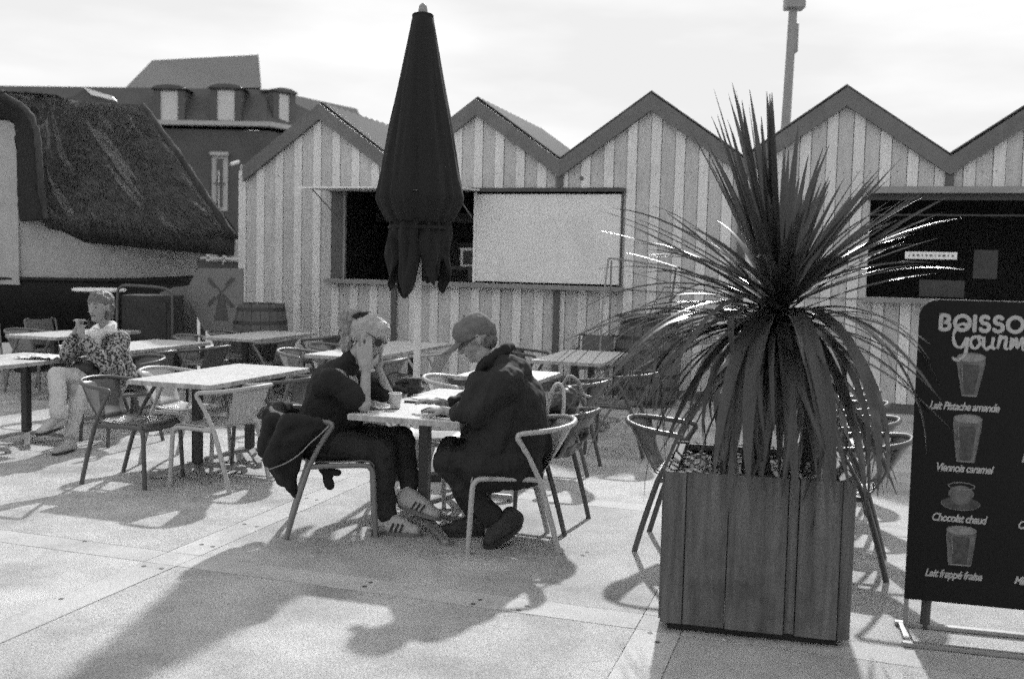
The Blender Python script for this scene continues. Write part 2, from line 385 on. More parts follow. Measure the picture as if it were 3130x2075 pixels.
for tt in (o0+.1, 2.3):
    MB().tube([hw(tt, z1-.35, -.02), hw(tt, z1-.02, -.75)], .008, 6).build('gas_strut', 'galv', hut)
MB().tube(catmull([hw(4.38, 1.385, -.01), hw(4.8, 1.365, -.012), hw(5.4, 1.362, -.012), hw(6.2, 1.35, -.012), hw(7.3, 1.352, -.012)], 5), .006, 5).build('cable', 'post', hut)
MB().tube([hw(3.80, 2.80, -.012), hw(3.80, 2.80, .01)], .028, 12).build('vent_cap', 'fascia', hut)
MB().tube([hw(T0-.02, 3.01, -.16), hw(T0+.02, 3.06, -.02)], .025, 8).build('gutter_end', 'white', hut)
for (zz) in (.32, 1.18, 2.86):
    nm_ = MB(); tt = T0+.06
    while tt < T1:
        if not any(o0-.03 < tt < o1+.03 and z0 < zz < z1 for o0, o1, z0, z1 in O): nm_.box(hw(tt, zz+rnd.uniform(-.01, .01), -.003), (.009, .006, .009), UU, VV)
        tt += .151
    tag(nm_.build('nail_heads', 'hoop', hut), kind='stuff')
# interior of both serving rooms
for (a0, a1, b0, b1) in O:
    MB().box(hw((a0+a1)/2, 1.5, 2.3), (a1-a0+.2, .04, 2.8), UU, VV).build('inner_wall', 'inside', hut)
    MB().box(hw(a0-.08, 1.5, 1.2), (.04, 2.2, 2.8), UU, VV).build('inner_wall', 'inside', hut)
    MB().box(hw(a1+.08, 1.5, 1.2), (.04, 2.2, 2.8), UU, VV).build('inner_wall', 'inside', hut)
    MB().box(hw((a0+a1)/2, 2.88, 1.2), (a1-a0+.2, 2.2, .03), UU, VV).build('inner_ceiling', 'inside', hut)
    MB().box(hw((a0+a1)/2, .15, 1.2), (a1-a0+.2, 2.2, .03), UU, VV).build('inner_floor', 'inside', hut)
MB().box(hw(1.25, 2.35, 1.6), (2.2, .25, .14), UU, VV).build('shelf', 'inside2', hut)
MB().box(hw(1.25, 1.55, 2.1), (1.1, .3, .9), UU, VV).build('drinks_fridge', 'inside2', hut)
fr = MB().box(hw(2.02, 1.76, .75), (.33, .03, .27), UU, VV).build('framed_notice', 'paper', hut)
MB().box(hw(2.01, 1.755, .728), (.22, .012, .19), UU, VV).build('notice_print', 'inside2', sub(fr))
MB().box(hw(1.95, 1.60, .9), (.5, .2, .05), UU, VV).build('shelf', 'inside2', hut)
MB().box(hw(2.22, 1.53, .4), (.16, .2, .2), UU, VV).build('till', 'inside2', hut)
# right opening
a0, a1, b0, b1 = O[1]
MB().box(hw((a0+a1)/2, b0-.03, -.09), (a1-a0+.08, .22, .05), UU, VV).build('counter', 'counter', hut)
MB().box(hw((a0+a1)/2, b1+.055, -.1), (a1-a0+.1, .2, .075), UU, VV).build('canopy_edge', 'counter', hut)
MB().box(hw((a0+a1)/2, b1-.02, -.03), (a1-a0+.06, .06, .07), UU, VV).build('lintel', 'frame_d', hut)
MB().box(hw((a0+a1)/2, 2.36, .15), (a1-a0, .2, .02), UU, VV).build('shelf', 'inside2', hut)
ls = MB().box(hw(8.035, 1.885, -.02), (.565, .012, .085), UU, VV).build('price_strip', 'paper', hut)
for q in range(11):
    MB().box(hw(7.80+.047*q, 1.885, -.0275), (.012+.010*(q % 3), .002, .022), UU, VV).build('printed_mark', 'print_d', sub(ls))
MB().box(hw(8.68, 1.80, .5), (.26, .15, .34), UU, VV).build('coffee_machine', 'inside2', hut)
MB().box(hw(8.2, 1.50, .45), (.5, .3, .2), UU, VV).build('work_top', 'inside2', hut)

# ------------------------------------------------------------------ thatched boat-hull cabin at the left
cab = thing('boat_cabin', 'white boat hull turned into a cabin under a dark thatched roof', 'cabin', (-6.6, 14.9, 0), world=True)
YC = 14.95
def halfb(x):
    q = (x+4.66)/-2.4; q = max(0, min(1, q)); return .03+1.42*math.sin(q*math.pi/2)**.75
def strake(z_hi, z_lo, k_hi, k_lo, name, m, xs, nz=6):
    mb = MB(); n = len(xs)
    for side in (-1, 1):
        vs = []
        for x in xs:
            for j in range(nz+1):
                q = j/nz; z = z_hi(x)*(1-q)+z_lo(x)*q; kk = k_hi*(1-q)+k_lo*q
                if k_lo < .7: kk = k_hi+(k_lo-k_hi)*q**1.8
                xx = x + (z-1.9)*.22*max(0, (x+6)/1.4) if x > -6 else x
                vs.append((xx, YC+side*halfb(x)*kk, z))
        mb.add(vs, [(i*(nz+1)+j, i*(nz+1)+j+1, (i+1)*(nz+1)+j+1, (i+1)*(nz+1)+j) for i in range(n-1) for j in range(nz)])
    o = mb.build(name, m, cab, smooth=True); return o
xs = [-10+.2*i for i in range(26)]+[-4.86, -4.76, -4.70, -4.66]
strake(lambda x: 2.35, lambda x: 1.30+.06*max(0, (x+6)/1.3)**2, 1.0, .97, 'topsides', 'hull_w', xs)
strake(lambda x: 1.31+.06*max(0, (x+6)/1.3)**2, lambda x: .35, .965, .28, 'bottom', 'hull_d', xs, 9)
MB().tube([(x, YC-halfb(x)*.98-.01, 1.31+.06*max(0, (x+6)/1.3)**2) for x in xs[:-1]], .028, 6).build('rubbing_strake', 'hull_d', cab, smooth=True)
# upright white front behind the open gable at the far left, board by board
for i in range(9):
    x = -6.70-.30*i
    MB().box((x-.15, 13.53, 2.33), (.293, .04, 2.2)).build('wall_board', 'hull_w', cab, bevel=.004)
for z in (1.75, 2.6): MB().box((-7.4, 13.47, z), (.05, .03, .05)).build('bolt', 'hull_d', cab)
for x in (-8.5, -6.8, -5.3): MB().box((x, YC, .2), (.3, 2.2, .42)).build('chock', 'hull_d', cab)
# thatch
def ecurve(s):         # eave line, s = 0 left … 1 tip
    x = -10.2+6.07*s
    yb = YC-.20-(halfb(min(x-.15, -4.9)))*1.0
    if x > -6.2: yb = YC-.16-(halfb(-6.35)+.04)*max(0, 1-((x+6.2)/2.08)**2.3)**.62
    z = 2.17-.075*min(2.6, max(0, x+6.6))-.0*s
    if x > -6.36: return Vector((x, yb, z-.02))
    q = min(1, (-6.36-x)/.30); q = q*q*(3-2*q)
    return Vector((x, yb+.02, 2.15+(3.66-2.15)*q))
def rcurve(s):
    x = -10.2+6.07*s
    xr = min(x, -5.60)
    return Vector((xr, YC, 3.99-.04*max(0, xr+8)))
sv = [i/120 for i in range(121)]
NT = 22
def tsurf(s, t):
    e, r = ecurve(s), rcurve(s); p = e.lerp(r, t); bul = .16*math.sin(math.pi*t)*(1 if s < .9 else max(0, (1-s)/.1))
    p = p + Vector((0, -.6, .8))*bul*(.35)
    # rolled front edge
    if t < .08: p += Vector((0, .10*(1-t/.08)**2, -.02))
    return p
vs = []; nrm = Vector((0, -.7, .75))
for s in sv:
    for j in range(NT+1):
        t = j/NT; p = tsurf(s, t)
        a = noise.noise(Vector((p.x*2.2, t*5, 3)))*.05+noise.noise(Vector((p.x*9-t*4, t*7, 1)))*.022+noise.noise(Vector((p.x*24, t*9, 7)))*.008
        vs.append(p+nrm*a*min(1, (1-t)*3+.05)*(1 if s < .97 else .4))
mb = MB(); n1 = NT+1
mb.add(vs, [(i*n1+j, (i+1)*n1+j, (i+1)*n1+j+1, i*n1+j+1) for i in range(len(sv)-1) for j in range(NT)])
# underside / cut ends
und = []
for s in sv:
    for j in range(NT+1):
        t = j/NT; p = tsurf(s, t); und.append(p+Vector((-.02, (.36*(1-t)+.02)*min(1, (1-s)/.4), -.20-.05*(1-t))))
o1_ = len(mb.v); mb.add(und, [(i*n1+j, i*n1+j+1, (i+1)*n1+j+1, (i+1)*n1+j) for i in range(len(sv)-1) for j in range(NT)])
mb.f += [(i*n1, o1_+i*n1, o1_+(i+1)*n1, (i+1)*n1) for i in range(len(sv)-1)]
# far slope
bk = [];
for s in sv:
    for j in range(NT+1):
        p = tsurf(s, j/NT); bk.append((p.x, 2*YC-p.y, p.z))
mb.add(bk, [(i*n1+j, i*n1+j+1, (i+1)*n1+j+1, (i+1)*n1+j) for i in range(len(sv)-1) for j in range(NT)])
th = mb.build('thatch', 'thatch', cab, smooth=True)
# cut end of the thatch round the open gable: from the outer rim back to the wall
RIM = catmull([(-10.4, 13.3, 3.752), (-7.165, 13.3, 3.752), (-6.823, 13.3, 3.715), (-6.624, 13.3, 3.618), (-6.471, 13.3, 3.481), (-6.371, 13.3, 3.23), (-6.34, 13.3, 2.834), (-6.31, 13.3, 2.436), (-6.255, 13.3, 2.106)], 6); INN = catmull([(-10.4, 13.52, 3.478), (-7.287, 13.52, 3.478), (-6.939, 13.52, 3.463), (-6.777, 13.52, 3.433), (-6.708, 13.52, 3.366), (-6.693, 13.52, 3.136), (-6.685, 13.52, 2.79), (-6.683, 13.52, 2.443), (-6.652, 13.52, 2.084)], 6); cv = MB(); vs = []
for a_, b_ in zip(RIM, INN):
    for j in range(6):
        q = j/5; p = a_.lerp(b_, q); vs.append(p+Vector((noise.noise(p*14), noise.noise(p*14+Vector((5, 0, 0))), noise.noise(p*12)))*.022)
cv.add(vs, [(i*6+j, i*6+j+1, (i+1)*6+j+1, (i+1)*6+j) for i in range(len(RIM)-1) for j in range(5)])
M['thatch_cut'] = mat('shaded_thatch_ends', .022, .95, .5, 14, bump=1.0, bscale=50)  # shade of this side face put into a darker thatch colour
co_ = cv.build('thatch_verge', 'thatch_cut', cab, smooth=True); q = co_.modifiers.new('th', 'SOLIDIFY'); q.thickness = .08; q.offset = 0
rm = MB().tube([p+Vector((.015, .02, .01)) for p in RIM], .045, 10)
for v in rm.v: v += Vector((noise.noise(v*12), noise.noise(v*12+Vector((9, 0, 0))), noise.noise(v*12)))*.02
rm.build('thatch_rim', 'thatch', cab, smooth=True)
hp_ = [tsurf(.995, t).lerp(tsurf(.995, t), 0) for t in [i/14 for i in range(15)]]
hr = MB().tube([p+Vector((.03, .03, .01)) for p in hp_], [.065]*10+[.06, .055, .05, .045, .04], 10)
for v in hr.v: v += Vector((noise.noise(v*10), noise.noise(v*10+Vector((9, 0, 0))), noise.noise(v*12)))*.03
hr.build('hip_roll', 'thatch', cab, smooth=True)
# loose straw on the near slope
st = MB()
for _ in range(22000):
    s = rnd.uniform(.30, .997); t = rnd.uniform(0.0, .99)**1.1
    p = tsurf(s, t); q = tsurf(min(1, s+.018*rnd.uniform(-.1, 1)), max(0, t-.05)); d = (q-p)
    if d.length < 1e-4: continue
    d.normalize(); ln = rnd.uniform(.06, .24); w = rnd.uniform(.003, .008); sd = d.cross(nrm).normalized()*w
    a = noise.noise(Vector((p.x*2.2, t*5, 3)))*.05+.012
    b = p+nrm*a; e = b+d*ln+nrm*rnd.uniform(.0, .045)+Vector((rnd.uniform(-.02, .02), 0, 0))
    st.add([b-sd, b+sd, e+sd*.5, e-sd*.5], [(0, 1, 2, 3)])
tag(st.build('straw', 'straw', cab), kind='stuff')
M['straw_pale'] = mat('sunlit_straw', .19, .85, .4, 9)  # paler straw paints the sunlit streaks into the thatch colour
st = MB()
for _ in range(60000):
    s = rnd.uniform(.30, .997); t = rnd.uniform(0.02, .95)
    p = tsurf(s, t)
    if .7*noise.noise(Vector((p.x*2.6+t*4.5, t*1.6, 5)))+.9*noise.noise(Vector((p.x*9+t*16, t*3, 1))) < .14+.30*t: continue
    q = tsurf(min(1, s+.020), max(0, t-.06)); d = (q-p)
    if d.length < 1e-4: continue
    d.normalize(); ln = rnd.uniform(.06, .20); sd = d.cross(nrm).normalized()*rnd.uniform(.003, .007)
    b = p+nrm*(noise.noise(Vector((p.x*2.2, t*5, 3)))*.05+.02); e = b+d*ln+nrm*rnd.uniform(.0, .03)
    st.add([b-sd, b+sd, e+sd*.4, e-sd*.4], [(0, 1, 2, 3)])
tag(st.build('sunlit_straw', 'straw_pale', cab), kind='stuff')

# ------------------------------------------------------------------ brick house with mansard roof, far behind
hb = thing('brick_house', 'dark brick house with slate mansard roof and pale dormers behind the huts', 'house', (-17, 50, 0), world=True)
def hq(x, z, y=50): return Vector((x, y, z))
XR = -12.35
hs = .03
def hx(x, y=50): return y+(x+20)*.0
wmb = MB().box((-26.2, 54, 4.05), (27.7, 8, 8.1)); wall_o = wmb.build('wall', 'brick', hb)
# right wing turns away
MB().prism([(XR, 50.02, 0), (XR, 50.02, 8.1), (-8.2, 56, 8.1), (-8.2, 56, 0)], (-3, 3, 0)).build('wall', 'brick', hb)
MB().prism([(-40, 49.7, 8.08), (XR+.15, 49.7, 8.3), (XR+.15, 49.7, 8.52), (-40, 49.7, 8.3)], (0, .5, 0)).build('cornice', 'stone', hb)
MB().prism([(XR+.17, 49.72, 8.3), (-8.0, 55.8, 8.3), (-8.0, 55.8, 8.52), (XR+.17, 49.72, 8.52)], (-.3, .3, 0)).build('cornice', 'stone', hb)
MB().prism([(-40, 49.9, 8.3), (XR, 49.9, 8.5), (XR-.35, 51.0, 10.30), (-40, 51.0, 10.0)], (0, 3, 0)).build('mansard_slope', 'slate', hb)
MB().prism([(XR+.02, 49.95, 8.5), (-8.2, 55.9, 8.5), (-9.0, 56.6, 10.3), (XR-.33, 51.0, 10.3)], (-2, 2, 0)).build('mansard_slope', 'slate', hb)
MB().prism([(-19.96, 51.1, 10.12), (-12.98, 51.1, 10.40), (-13.88, 54.0, 12.62), (-19.55, 54.0, 12.19)], (-.3, .5, -.1)).build('upper_roof', 'slate_l', hb)
MB().box((-17.0, 54.6, 6.0), (4.5, .6, 10.4)).build('gable_wall', 'slate', hb)
MB().prism([(-40, 51.1, 9.95), (-19.4, 51.1, 10.0), (-19.4, 56, 10.6), (-40, 56, 10.6)], (0, .1, -.4)).build('upper_roof', 'slate_l', hb)
def dormer(x, z, w=1.55, y=49.85, rot=0.0):
    X = Vector((math.cos(rot), math.sin(rot), 0)); Y = Vector((-math.sin(rot), math.cos(rot), 0)); c = Vector((x, y, z))
    d = MB()
    for sx in (-1, 1): d.box(c+X*sx*(w/2-.17)+Vector((0, 0, .82))+Y*.6, (.34, 1.2, 1.64), X, Y)
    d.box(c+Vector((0, 0, 1.66))+Y*.6, (w, 1.2, .12), X, Y); d.box(c+Vector((0, 0, .06))+Y*.6, (w, 1.2, .12), X, Y)
    dd = d.build('dormer', 'slate', hb)
    pts = [c+X*(-w/2-.14)+Vector((0, 0, 1.70))-Y*.12]
    for k in range(9):
        a = math.pi*(1-k/8); pts.append(c+X*((w/2+.02)*math.cos(a))+Vector((0, 0, 1.72+.17*math.sin(a)))-Y*.12)
    pts.append(c+X*(w/2+.14)+Vector((0, 0, 1.70))-Y*.12)
    MB().prism(pts, Y*1.6).build('dormer_roof', 'slate', sub(dd))
    MB().box(c+Vector((0, 0, .85))+Y*.12, (w-.62, .1, 1.5), X, Y).build('blind', 'shutter', dd)
dormer(-17.22, 8.32); dormer(-14.42, 8.42)
dormer(-11.75, 8.46, 1.35, 50.9, R(50))
# tall window with shutters
def win(x0, x1, z0, z1, name='window'):
    f = MB().prism([(x0, 49.93, z0), (x1, 49.93, z0), (x1, 49.93, z1), (x0, 49.93, z1)], (0, .05, 0)).build(name, 'stone', hb); sub(f)
    MB().box(((x0+x1)/2, 49.9, (z0+z1)/2-.0), ((x1-x0)*.36, .05, (z1-z0)*.86)).build('pane', 'glass', f)
    MB().box(((x0+x1)/2-.02, 49.87, (z0+z1)/2-.35), (.05, .05, (z1-z0)*.7)).build('glazing_bar', 'shutter', f)
    MB().box(((x0+x1)/2, 49.80, z0+1.35), ((x1-x0)*.75, .05, .06)).build('rail', 'frame_d', f)
    MB().box(((x0+x1)/2, 49.84, z1+.06), ((x1-x0)*1.15, .2, .16)).build('lintel', 'stone', f)
win(-15.12, -14.33, 4.1, 6.85); win(-19.2, -18.4, 4.1, 6.85); win(-23.2, -22.4, 4.1, 6.85)
win(-15.4, -13.6, 1.6, 2.9, 'window')
bl = MB()
for z in (1.75, 2.62): bl.box((-14.6, 48.9, z), (2.6, .08, .1))
for k in range(4): bl.box((-15.75+k*.78, 48.9, 2.2), (.12, .08, 1.2))
bl.build('balcony_rail', 'shutter', hb)
# little roof with a skylight just behind the thatch
lh = thing('low_house', 'low slate roof with bright skylight just above the thatched ridge', 'house', (-11, 30, 0), world=True)
MB().prism([(-14.6, 30, 0), (-11.9, 30, 0), (-11.9, 30, 6.25), (-12.85, 30, 6.62), (-13.3, 30, 6.35), (-14.6, 30, 6.1)], (0, .8, 0)).build('wall', 'slate', lh)
MB().prism([(-12.85, 29.96, 6.64), (-12.62, 29.96, 6.42), (-11.88, 29.96, 6.26), (-12.0, 29.96, 6.40), (-12.4, 29.96, 6.50)], (0, -.1, 0)).build('skylight', 'white', lh)

# lamp post beyond the huts
lp = thing('lamp_post', 'tall grey lamp post rising behind the striped huts', 'lamp post', (4.70, 18, 0), world=True)
MB().lathe([(.11, 0), (.105, 1), (.085, 3.5), (.075, 6.0), (.072, 7.6)], (4.70, 18, 0), 16).build('pole', 'galv', lp, smooth=True, auto=40)
for o_ in lp.children: o_.rotation_euler = (0, R(1.2), 0)
MB().box((4.885, 18, 5.80), (.09, .14, .50)).build('control_box', 'galv', lp, bevel=.01)
MB().box((4.85, 18, 6.66), (.33, .3, .72)).build('lantern', 'galv', lp, bevel=.02)

# ------------------------------------------------------------------ bistro tables
def make_table():
    t = thing('bistro_table', 'x', 'table')
    MB().box((0, 0, .7275), (.694, .694, .035)).build('tabletop', 'top', t, bevel=.004)
    e = MB()
    for sx, sy, a, b in ((1, 0, .006, .69), (-1, 0, .006, .69), (0, 1, .69, .006), (0, -1, .69, .006)):
        e.box((sx*.350, sy*.350, .7255), (a, b, .031))
    e.build('edge_band', 'edge', t)
    MB().box((0, 0, .40), (.062, .062, .60)).build('column', 'column', t, bevel=.006)
    MB().box((0, 0, .704), (.30, .30, .010)).build('top_plate', 'column', t)
    for k in range(4):
        a = R(45+90*k); d = Vector((math.cos(a), math.sin(a), 0)); p = Vector((-d.y, d.x, 0))
        m = MB(); prof = [(.02, .085, .030), (.12, .075, .026), (.26, .045, .022), (.36, .030, .02)]
        vs = []
        for r, z, w in prof: vs += [d*r+p*w+Vector((0, 0, z+.014)), d*r-p*w+Vector((0, 0, z+.014)), d*r-p*w+Vector((0, 0, z-.016)), d*r+p*w+Vector((0, 0, z-.016))]
        fs = [(0, 1, 2, 3), (12, 15, 14, 13)]
        for i in range(3):
            for j in range(4): fs.append((i*4+j, (i+1)*4+j, (i+1)*4+(j+1) % 4, i*4+(j+1) % 4))
        m.add(vs, fs); m.lathe([(.026, 0), (.026, .022), (.02, .03)], d*.35, 10)
        m.build('base_arm', 'cast', t)
    return t
tp_ = make_table(); first = [tp_]
def table(c, label, flat=True):
    o = first.pop() if first else copy_tree(tp_)
    o.location = (c[0], c[1], 0); o.rotation_euler = (0, 0, -TH); o['label'] = label; o['group'] = 'bistro tables on the terrace'; return o
def pair(c): return (c[0]-VV.x*.351, c[1]-VV.y*.351), (c[0]+VV.x*.351, c[1]+VV.y*.351)
T1c = (-.515, 6.02)
table(T1c, 'table where the bareheaded woman leans her elbows opposite the man in the cap')
table((T1c[0]+VV.x*.702, T1c[1]+VV.y*.702), 'table holding the dark handbag, pushed against the couple\'s table')
table((-.02, 8.22), 'half hidden table behind the man in the cap and his chairs')
cA = (-2.24, 7.75); a, b = pair(cA)
table(a, 'bright empty table with the dark metal chair tucked under its left side'); table(b, 'bright empty table joined to the back of the one nearest the left foreground')
cB = (.735, 10.12); a, b = pair(cB)
table(a, 'empty table right of the man in the cap, its front edge lit white'); table(b, 'shaded table end in front of the square-backed dark chair')
cC = (-3.80, 10.15); a, b = pair(cC)
table(a, 'table directly behind the seated woman in the patterned coat'); table(b, 'lit table end between the patterned coat and the striped hut corner')
cD = (-3.02, 12.0); a, b = pair(cD)
table(a, 'shaded table in front of the left wine barrel, nearer end'); table(b, 'shaded table end closest to the left wine barrel')
cE = (-5.1, 11.62); a, b = pair(cE)
table(a, 'far left table under the white boat hull, nearer end'); table(b, 'far left table end behind the patterned-coat woman\'s head')
cF = (-4.33, 8.28); a, b = pair(cF)
table(a, 'table cut by the left picture edge, its near end bare'); table(b, 'table with crumpled white paper where the patterned-coat woman leans')
cG = (-1.34, 10.45)
for k, lb in ((-1, 'table just behind the woman\'s ponytail, in front of the hut wall'), (0, 'middle table of the row behind the umbrella pole'), (1, 'far table of the row behind the man\'s cap peak')):
    table((cG[0]+VV.x*.702*k, cG[1]+VV.y*.702*k), lb)
# ------------------------------------------------------------------ ring-backed metal chairs
def ring_y(x): return -.365+.15*(abs(x)/.262)**2.3
def make_chair(m):
    t = thing('metal_chair', 'x', 'chair')
    for s in (-1, 1):
        MB().tube(catmull([(.235*s, -.26, 0), (.240*s, -.205, .20), (.246*s, -.135, .43)], 4), [.0165]*9, 8).build('leg', m, t, smooth=True, auto=60)
        MB().tube(catmull([(.232*s, .262, 0), (.226*s, .252, .2), (.222*s, .243, .37), (.22*s, .225, .415), (.22*s, .185, .432), (.225*s, .0, .432), (.240*s, -.135, .43)], 4), .016, 8).build('leg', m, t, smooth=True, auto=60)
    pts = []
    half = [(.246, -.135, .43), (.255, -.07, .56), (.264, -.018, .645), (.267, -.002, .672), (.266, -.012, .693), (.262, -.06, .700), (.255, -.14, .708), (.225, -.245, .720), (.14, -.335, .735), (0, -.366, .742)]
    full = half+[(-x, y, z) for x, y, z in reversed(half[:-1])]
    MB().tube(catmull(full, 4), .0155, 8).build('arm_rail', m, t, smooth=True, auto=60)
    # seat sheet
    vs = []; nx, ny = 8, 9; prof = [(-.175, .455), (-.15, .445), (-.08, .438), (0, .437), (.10, .442), (.18, .447), (.22, .442), (.243, .425), (.25, .395)]
    for k, (y, z) in enumerate(prof):
        for i in range(nx+1):
            q = i/nx*2-1; w = .172+.035*min(1, (y+.175)/.25); vs.append((q*w, y, z+.010*q*q))
    sh = MB().add(vs, [(k*(nx+1)+i, k*(nx+1)+i+1, (k+1)*(nx+1)+i+1, (k+1)*(nx+1)+i) for k in range(len(prof)-1) for i in range(nx)])
    so_ = sh.build('seat', m, t, smooth=True); q = so_.modifiers.new('th', 'SOLIDIFY'); q.thickness = .006; q.offset = 0
    vs = []; nz = 7
    for j in range(nz+1):
        tt = j/nz; w = .150+(.215-.150)*tt**.9
        for i in range(nx+1):
            x = (i/nx*2-1)*w; y0 = -.178+.02*(abs(x)/.16)**2; y1 = ring_y(x); zt = .742-.022*(abs(x)/.26)**2
            vs.append((x, y0+(y1-y0)*(tt**.85), .45+(zt-.45)*tt))
    sh = MB().add(vs, [(k*(nx+1)+i, k*(nx+1)+i+1, (k+1)*(nx+1)+i+1, (k+1)*(nx+1)+i) for k in range(nz) for i in range(nx)])
    so_ = sh.build('backrest', m, t, smooth=True); q = so_.modifiers.new('th', 'SOLIDIFY'); q.thickness = .005; q.offset = 0
    return t
proto = {}
def chair(x, y, ang, m, label):
    k = 'chair_'+m
    if k not in proto: proto[k] = make_chair(k); o = proto[k]
    else: o = copy_tree(proto[k])
    o.location = (x, y, 0); o.rotation_euler = (0, 0, ang+rnd.uniform(-.03, .03)); o['label'] = label; o['group'] = 'round-backed metal chairs on the terrace'; return o
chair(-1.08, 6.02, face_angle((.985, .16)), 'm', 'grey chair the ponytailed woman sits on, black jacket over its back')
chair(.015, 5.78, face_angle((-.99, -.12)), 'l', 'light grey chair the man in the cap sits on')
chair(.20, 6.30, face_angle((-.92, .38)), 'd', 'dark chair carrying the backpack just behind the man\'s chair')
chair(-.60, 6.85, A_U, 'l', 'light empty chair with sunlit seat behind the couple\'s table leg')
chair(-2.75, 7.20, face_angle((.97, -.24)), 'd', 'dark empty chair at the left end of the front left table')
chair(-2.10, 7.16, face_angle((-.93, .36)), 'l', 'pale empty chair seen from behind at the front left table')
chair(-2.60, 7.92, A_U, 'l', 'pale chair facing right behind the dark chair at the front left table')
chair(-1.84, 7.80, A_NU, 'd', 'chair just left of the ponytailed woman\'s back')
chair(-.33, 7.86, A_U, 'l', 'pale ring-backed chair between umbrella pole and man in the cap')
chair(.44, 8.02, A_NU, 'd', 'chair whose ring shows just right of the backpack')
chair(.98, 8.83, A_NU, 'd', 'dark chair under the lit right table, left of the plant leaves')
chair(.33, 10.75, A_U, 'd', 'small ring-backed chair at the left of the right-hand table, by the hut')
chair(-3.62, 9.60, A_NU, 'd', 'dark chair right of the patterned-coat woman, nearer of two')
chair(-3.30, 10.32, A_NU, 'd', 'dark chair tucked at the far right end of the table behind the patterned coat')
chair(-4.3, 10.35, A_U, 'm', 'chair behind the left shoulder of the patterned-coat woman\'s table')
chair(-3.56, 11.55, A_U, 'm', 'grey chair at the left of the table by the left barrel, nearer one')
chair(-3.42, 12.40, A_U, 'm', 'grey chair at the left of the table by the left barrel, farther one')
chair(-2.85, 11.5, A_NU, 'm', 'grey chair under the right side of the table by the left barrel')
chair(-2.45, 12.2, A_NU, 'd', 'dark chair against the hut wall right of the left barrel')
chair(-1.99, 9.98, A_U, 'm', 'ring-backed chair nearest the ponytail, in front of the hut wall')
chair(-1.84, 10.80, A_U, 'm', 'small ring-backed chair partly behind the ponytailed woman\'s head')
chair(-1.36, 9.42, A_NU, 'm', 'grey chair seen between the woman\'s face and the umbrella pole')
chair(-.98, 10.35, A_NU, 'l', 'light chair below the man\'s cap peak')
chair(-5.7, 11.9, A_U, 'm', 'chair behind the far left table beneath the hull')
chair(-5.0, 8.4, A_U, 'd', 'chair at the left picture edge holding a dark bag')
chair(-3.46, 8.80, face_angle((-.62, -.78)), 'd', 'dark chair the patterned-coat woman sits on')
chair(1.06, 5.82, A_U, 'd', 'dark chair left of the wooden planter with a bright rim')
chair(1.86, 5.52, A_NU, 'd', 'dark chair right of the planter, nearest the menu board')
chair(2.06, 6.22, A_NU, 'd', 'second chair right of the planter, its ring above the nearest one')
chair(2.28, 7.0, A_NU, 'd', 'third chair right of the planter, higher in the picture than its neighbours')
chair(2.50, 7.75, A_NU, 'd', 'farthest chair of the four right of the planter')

# square-backed chairs
def square_chair(x, y, ang, m, label):
    t = thing('square_chair', label, 'chair', (x, y, 0), ang, 'square-backed chairs near the walls')
    for s in (-1, 1):
        MB().tube(catmull([(.22*s, -.23, 0), (.225*s, -.19, .44), (.235*s, -.255, .78), (.215*s, -.262, .82), (.17*s, -.265, .83)], 4), .013, 8).build('leg', m, t, smooth=True)
        MB().tube([(.22*s, .22, 0), (.21*s, .20, .43)], .013, 8).build('leg', m, t, smooth=True)
        MB().tube(catmull([(.21*s, .20, .43), (.235*s, .19, .62), (.24*s, .13, .65), (.235*s, -.22, .66)], 4), .012, 8).build('armrest', m, t, smooth=True)
    MB().box((0, 0, .445), (.43, .43, .022)).build('seat', m, t, bevel=.008)
    MB().box((0, -.25, .66), (.40, .014, .33), (1, 0, 0), (0, .98, .17)).build('backrest', m, t, bevel=.004)
    return t
square_chair(.98, 12.0, A_NV, 'chair_d', 'dark square-backed chair standing behind the right-hand table')
square_chair(-5.80, 12.6, face_angle((.9, -.4)), 'chair_m', 'grey square-backed chair in the dark under the boat hull')
square_chair(-5.15, 12.95, face_angle((.9, -.4)), 'chair_d', 'barely visible dark chair deeper under the hull behind the woman\'s head')

# ------------------------------------------------------------------ barrels
def barrel(x, y, h, r0, r1, label, top=None):
    t = thing('wine_barrel', label, 'barrel', (x, y, 0), 0, 'wooden barrels beside the hut wall')
    n = 20
    def rad(z): q = z/h*2-1; return r0+(r1-r0)*(1-q*q)
    for k in range(n):
        a0, a1 = 2*math.pi*(k+.03)/n, 2*math.pi*(k+.97)/n; vs = []; zs = [h*j/8 for j in range(9)]
        for z in zs:
            r = rad(z); vs += [(r*math.cos(a0), r*math.sin(a0), z), (r*math.cos(a1), r*math.sin(a1), z), ((r-.03)*math.cos(a1), (r-.03)*math.sin(a1), z), ((r-.03)*math.cos(a0), (r-.03)*math.sin(a0), z)]
        fs = [(0, 1, 2, 3), (32, 35, 34, 33)]
        for j in range(8):
            for i in range(4): fs.append((j*4+i, j*4+(i+1) % 4, (j+1)*4+(i+1) % 4, (j+1)*4+i))
        MB().add(vs, fs).build('stave', 'barrel', t)
    for f in (.06, .22, .36, .64, .78, .94):
        z = h*f; MB().lathe([(rad(z-.02)+.004, z-.02), (rad(z+.02)+.004, z+.02), (rad(z+.02)-.01, z+.02), (rad(z-.02)-.01, z-.02)], n=32, cap=False).build('hoop', 'hoop', t, smooth=True, auto=30)
    MB().lathe([(rad(h)-.035, h-.05), (rad(h)-.035, h-.03)], n=24).build('barrel_head', 'barrel', t)
    if top: MB().lathe([(top, h+.002), (top+.004, h+.015), (top, h+.032)], n=40).build('table_plate', 'column', t, smooth=True, auto=30)
    return t
barrel(-3.32, 13.0, 1.08, .33, .385, 'oak barrel at the left corner of the striped huts')
